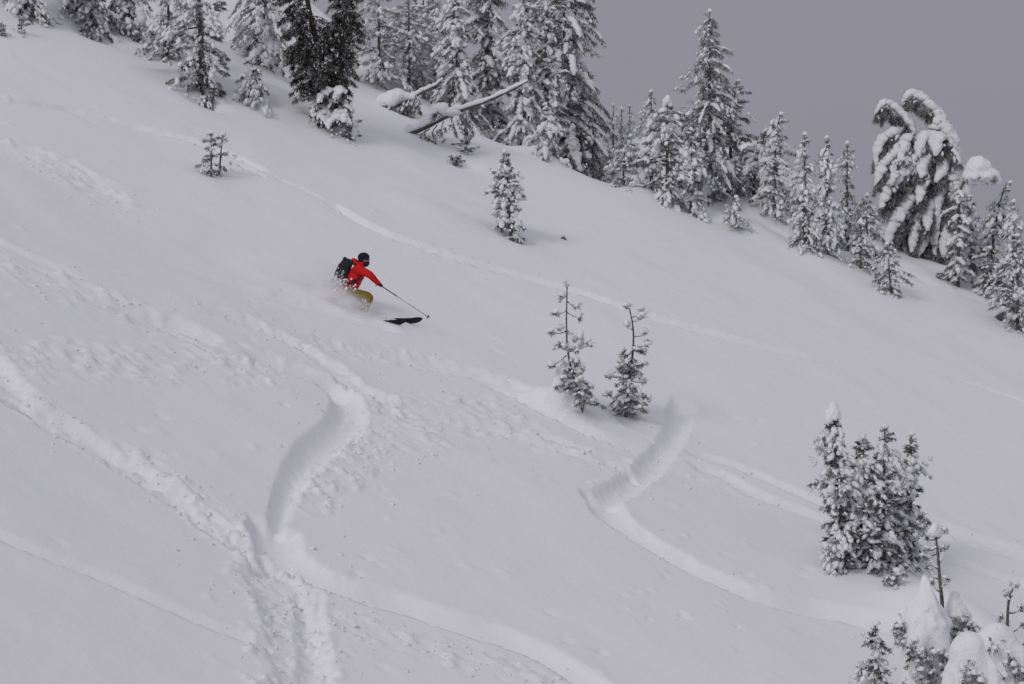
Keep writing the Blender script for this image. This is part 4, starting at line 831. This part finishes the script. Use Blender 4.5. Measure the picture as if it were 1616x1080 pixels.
add_part('beanie', [ellipsoid(hd + [-.008, 0, .035], (.125, .108, .1)), ellipsoid(hd + [-.05, 0, -.02], (.078, .1, .085)), capsule(hd + [.07, -.05, .03], hd + [.07, .05, .03], .035, .035)], 0.012, M_NAVY, person, 3)
gg = add_part('goggles', [capsule(hd + [.083, -.055, .0], hd + [.083, .055, .0], .03, .03), capsule(hd + [.06, -.075, .0], hd + [.083, -.05, .0], .024, .03), capsule(hd + [.06, .075, .0], hd + [.083, .05, .0], .024, .03)], 0.009, M_LENS, person, 3)
add_part('face_scarf', [ellipsoid(hd + [.05, 0, -.085], (.068, .07, .05)), capsule(hd + [-.02, 0, -.1], hd + [.04, 0, -.1], .075, .07)], 0.011, M_BLACK, person, 3)
# gloves: fingers closed round the grip, thumb across
PT0 = np.array([.535, -.22, .648]); PT1 = np.array([1.534, -.15, -.012]); pdv = unit(PT1 - PT0)
def glove(wr, palm, ax, side):
    wr = np.array(wr); palm = np.array(palm); ax = unit(np.array(ax)); fw = unit(palm - wr); n_ = unit(np.cross(ax, fw))
    sh = [capsule(wr, palm, .042, .042), capsule(palm - ax * .03, palm + ax * .03, .034, .032)]
    for k, ln in enumerate((.9, 1.0, .95, .8)):
        b_ = palm + ax * (-.033 + .022 * k) + fw * .025; c_ = b_ + fw * .03 * ln + n_ * .005 * side; d_ = c_ + n_ * .034 * ln * side; e_ = d_ - fw * .03 * ln
        sh += [capsule(b_, c_, .0125, .012, 10), capsule(c_, d_, .012, .011, 10), capsule(d_, e_, .011, .010, 10)]
    tb = palm - ax * .03 - fw * .01; sh += [capsule(tb, tb - ax * .022 + n_ * .025 * side, .014, .013, 10), capsule(tb - ax * .022 + n_ * .025 * side, tb + n_ * .045 * side + fw * .025, .013, .011, 10)]
    return sh
add_part('glove', glove(np.array(J['wrR']) - [.02, 0, -.02], (.53, -.215, .66), -pdv, 1), 0.006, M_BLACK, person, 2)
add_part('glove', glove(np.array(J['wrL']), (-.01, .36, .545), (0.8, 0.0, 0.5), 1), 0.006, M_BLACK, person, 2)
for s in 'RL':
    a_ = np.array(J['an' + s]); add_part('ski_boot', [capsule(a_ + [.03, 0, .14], a_ + [-.01, 0, -.02], .075, .07), capsule(a_ + [-.04, 0, -.06], a_ + [.16, 0, -.085], .055, .048)], 0.014, M_BOOT, person, 3)

# backpack
def frame(axis_up, back):
    z = unit(np.array(axis_up)); x = np.array(back) - z * np.dot(back, z); x = unit(x); return np.stack([x, np.cross(z, x), z], 1)
RB = frame((.40, 0, .9), (-.9, 0, .42)); bc = np.array([-.225, -.005, .955])
def bx(c, h): # rounded box as stacked capsules in pack axes
    c = np.array(c); out = []
    r = min(h) * 0.8
    for sy in np.linspace(-1, 1, 5):
        for sx_ in np.linspace(-1, 1, 3):
            o = c + np.array([sx_ * (h[0] - r), sy * (h[1] - r), 0]); out.append(capsule(bc + RB @ (o + [0, 0, -(h[2] - r)]), bc + RB @ (o + [0, 0, h[2] - r]), r, r))
    return out
bp = thing('backpack', 'black backpack with snow on its lower half on the skier', 'backpack', SO)
pm = add_part('main_bag', bx((0, 0, 0), (.115, .15, .25)), 0.014, M_BLACK, bp, 4, 0.004, 6, 18)
add_part('front_pocket', bx((.11, 0, -.04), (.045, .12, .15)), 0.013, M_BLACK, bp, 4)
add_part('lid', bx((.0, 0, .225), (.12, .145, .05)), 0.013, M_BLACK, bp, 4)
def strap(pts, r=0.016, mat=M_BLACK, par=bp):
    b_ = MB(); tube(b_, catmull(pts, 5), r, 8); link('strap', b_.mesh('strap', mat), par)
for sy in (-1, 1): strap([(-.15, sy * .1, 1.06), (-.02, sy * .13, 1.1), (.13, sy * .145, 1.02), (.16, sy * .16, .88), (.06, sy * .175, .76), (-.1, sy * .17, .76)], .018)
strap([(-.22, -.13, .68), (-.1, -.18, .69), (.03, -.15, .72), (.1, 0, .74), (.03, .15, .72), (-.1, .18, .69)], .02)
for sy in (-.07, .07): strap([bc + RB @ np.array([.06, sy, .25]), bc + RB @ np.array([.115, sy, .17]), bc + RB @ np.array([.145, sy, -.05]), bc + RB @ np.array([.12, sy, -.2])], .008, M_GREY)
bs = MB(); rg = np.random.default_rng(3); n = 46
lumps(bs, bc + (RB @ np.stack([rg.uniform(.02, .16, n), rg.uniform(-.17, .1, n), rg.uniform(-.27, -.14, n)])).T, np.stack([rg.uniform(.012, .04, n)] * 3, -1), rg, 1, 0.3); link('snow_clumps', bs.mesh('snow_clumps', M_SNOWT), bp)

# pole in the right hand
pl = thing('ski_pole', 'thin grey ski pole in the right glove, reaching forward to the snow', 'ski pole', SO)
def seg(name, a, b, r0, r1, mat, sides=10):
    q = MB(); P0, P1 = PT0 + (PT1 - PT0) * a, PT0 + (PT1 - PT0) * b; tube(q, [P0, (P0 + P1) / 2, P1], [r0, (r0 + r1) / 2, r1], sides); return link(name, q.mesh(name, mat), pl)
seg('grip', -.075, .05, .017, .014, M_BLACK); seg('upper_shaft', .05, .3, .011, .010, M_BLACK); seg('clamp', .285, .33, .015, .015, M_POLER); seg('lower_shaft', .33, 1.03, .0085, .007, M_ALU)
q = MB(); c0 = PT0 + (PT1 - PT0) * 0.985; u_ = unit(np.cross(pdv, [0, 1, 0])); 
tube(q, [c0 - pdv * .012, c0 - pdv * .004, c0 + pdv * .006, c0 + pdv * .014], [.02, .045, .05, .018], 14); link('basket', q.mesh('basket', M_BLACK), pl)
strap([PT0 - pdv * .07, PT0 - pdv * .05 + np.array([-.05, -.03, -.05]), np.array(J['wrR']) + [0, -.06, -.02], PT0 - pdv * .06], .006, M_BLACK, pl)

# skis
def ski(label, tip, tail, roll):
    t = thing('ski', label, 'ski', SO, 'pair of skis'); tip = np.array(tip); tail = np.array(tail); d = tip - tail; L = np.linalg.norm(d); d = d / L
    sidev = unit(np.cross(d, [0, 0, 1.0])); upv = np.cross(sidev, d); c_, s_ = math.cos(roll), math.sin(roll); a_ = sidev * c_ + upv * s_; b_ = -sidev * s_ + upv * c_
    n_ = 40; k = np.linspace(0, 1, n_); wv = (.058 + .016 * (2 * k - 1) ** 2) * np.clip((1 - k) / .07, 0, 1) ** 0.5 * np.clip(k / .04, 0, 1) ** 0.5 + .002
    rise = .09 * np.clip((k - .82) / .18, 0, 1) ** 2 + .03 * np.clip((.08 - k) / .08, 0, 1) ** 2
    c = tail + d * (k * L)[:, None] + b_ * rise[:, None]; v = np.stack([c - a_ * wv[:, None] + b_ * .006, c + a_ * wv[:, None] + b_ * .006, c + a_ * wv[:, None] - b_ * .006, c - a_ * wv[:, None] - b_ * .006], 1).reshape(-1, 3)
    f = []
    for i in range(n_ - 1):
        o = i * 4
        for j in range(4): p_, q_ = o + j, o + (j + 1) % 4; f += [(p_, q_, q_ + 4), (p_, q_ + 4, p_ + 4)]
    f += [(0, 2, 1), (0, 3, 2), (n_ * 4 - 4, n_ * 4 - 3, n_ * 4 - 2), (n_ * 4 - 4, n_ * 4 - 2, n_ * 4 - 1)]
    m_ = mesh_from('blade', v, np.array(f)); m_.polygons.foreach_set('use_smooth', np.zeros(len(m_.polygons), bool)); m_.materials.append(M_SKI); link('blade', m_, t)
    mid = tail + d * L * .47 + b_ * .03; 
    for o in (-.16, .16):
        q = MB(); q.add(*capsule(mid + d * (o - .03), mid + d * (o + .03), .03, .026, 8)); link('binding', q.mesh('binding', M_BOOT), t)
ski('black ski nearer the camera, its shovel pushing out of the powder', (1.08, -.28, -.12), (-.66, -.12, -.17), 0.95)
ski('black ski farther from the camera, its tip reaching ahead to the right', (1.40, .22, -.09), (-.36, .26, -.06), 0.95)

# flying powder: grains, clumps and a cloud
mb = MB(); rg = np.random.default_rng(21); n = 520
tt = rg.random(n); px_ = np.stack([-.12 - .38 * tt + rg.normal(size=n) * .12, -.2 + rg.normal(size=n) * .16, .52 + .22 * tt + rg.normal(size=n) * .12], -1); sz = .003 + .026 * rg.random(n) ** 5
lumps(mb, px_, np.stack([sz * 1.2, sz, sz], -1), rg, 1, 0.3, 0.9)
n = 90; p2 = np.stack([rg.uniform(-.15, .32, n), -.25 + rg.normal(size=n) * .08, rg.uniform(.15, .4, n)], -1); sz = .005 + .018 * rg.random(n) ** 4; lumps(mb, p2, np.stack([sz] * 3, -1), rg, 1, 0.3, 0.9)
n = 120; p2 = np.stack([rg.uniform(.5, .8, n), rg.uniform(-.3, .1, n), rg.uniform(-.16, .0, n) - 0.1 * 0], -1); sz = .005 + .014 * rg.random(n) ** 3; lumps(mb, p2, np.stack([sz] * 3, -1), rg, 0, 0.3, 0.9)
lumps(mb, [(.175, -.27, .35), (-.06, -.2, .77), (.14, .0, .92) if False else (-.2, -.22, .76)], .024, rg, 1, 0.2, 0.9)
go = link('powder_clumps', mb.mesh('powder_clumps', M_SNOWT), None, SO); go['kind'] = 'stuff'; go['label'] = 'clumps of snow flying around the skier'; go['category'] = 'snow'

def powder(name, c, r, tilt, dens, seed, label, scale=3.0):
    v, f = ICO[2]; m_ = mesh_from(name, v * 1.0, f); o = link(name, m_, None, SO + np.array(c)); o.scale = r; o.rotation_euler = (0, tilt, 0)
    mt = bpy.data.materials.new(name); mt.use_nodes = True; n_ = mt.node_tree; n_.nodes.clear(); out = n_.nodes.new('ShaderNodeOutputMaterial'); pv = n_.nodes.new('ShaderNodeVolumePrincipled')
    pv.inputs['Color'].default_value = (.99, .99, .995, 1); pv.inputs['Anisotropy'].default_value = 0.1
    t_ = n_.nodes.new('ShaderNodeTexCoord'); ln = n_.nodes.new('ShaderNodeVectorMath'); ln.operation = 'LENGTH'; n_.links.new(t_.outputs['Object'], ln.inputs[0])
    mr = n_.nodes.new('ShaderNodeMapRange'); mr.interpolation_type = 'SMOOTHSTEP'; mr.inputs[1].default_value = 0.95; mr.inputs[2].default_value = 0.1; mr.inputs[3].default_value = 0; mr.inputs[4].default_value = 1
    n_.links.new(ln.outputs['Value'], mr.inputs[0])
    no = n_.nodes.new('ShaderNodeTexNoise'); no.inputs['Scale'].default_value = scale; no.inputs['Detail'].default_value = 3; mp = n_.nodes.new('ShaderNodeMapping'); mp.inputs['Location'].default_value = (seed, seed * 2, 0)
    n_.links.new(t_.outputs['Object'], mp.inputs[0]); n_.links.new(mp.outputs[0], no.inputs['Vector'])
    m2 = n_.nodes.new('ShaderNodeMapRange'); m2.inputs[1].default_value = 0.32; m2.inputs[2].default_value = 0.7; m2.inputs[3].default_value = 0.1; m2.inputs[4].default_value = dens; n_.links.new(no.outputs['Fac'], m2.inputs[0])
    mu = n_.nodes.new('ShaderNodeMath'); mu.operation = 'MULTIPLY'; n_.links.new(mr.outputs[0], mu.inputs[0]); n_.links.new(m2.outputs[0], mu.inputs[1]); n_.links.new(mu.outputs[0], pv.inputs['Density'])
    n_.links.new(pv.outputs[0], out.inputs['Volume']); m_.materials.append(mt); o['kind'] = 'stuff'; o['label'] = label; o['category'] = 'powder'
powder('powder_spray', (-.22, -.3, .27), (.95, .55, .43), 0.45, 17.0, 3.0, 'dense white powder spray hiding the legs of the skier')
powder('powder_spray', (-1.35, .2, .85), (2.1, .9, .8), 0.33, 4.5, 7.0, 'thin powder trailing off to the left behind the skier', 2.0)
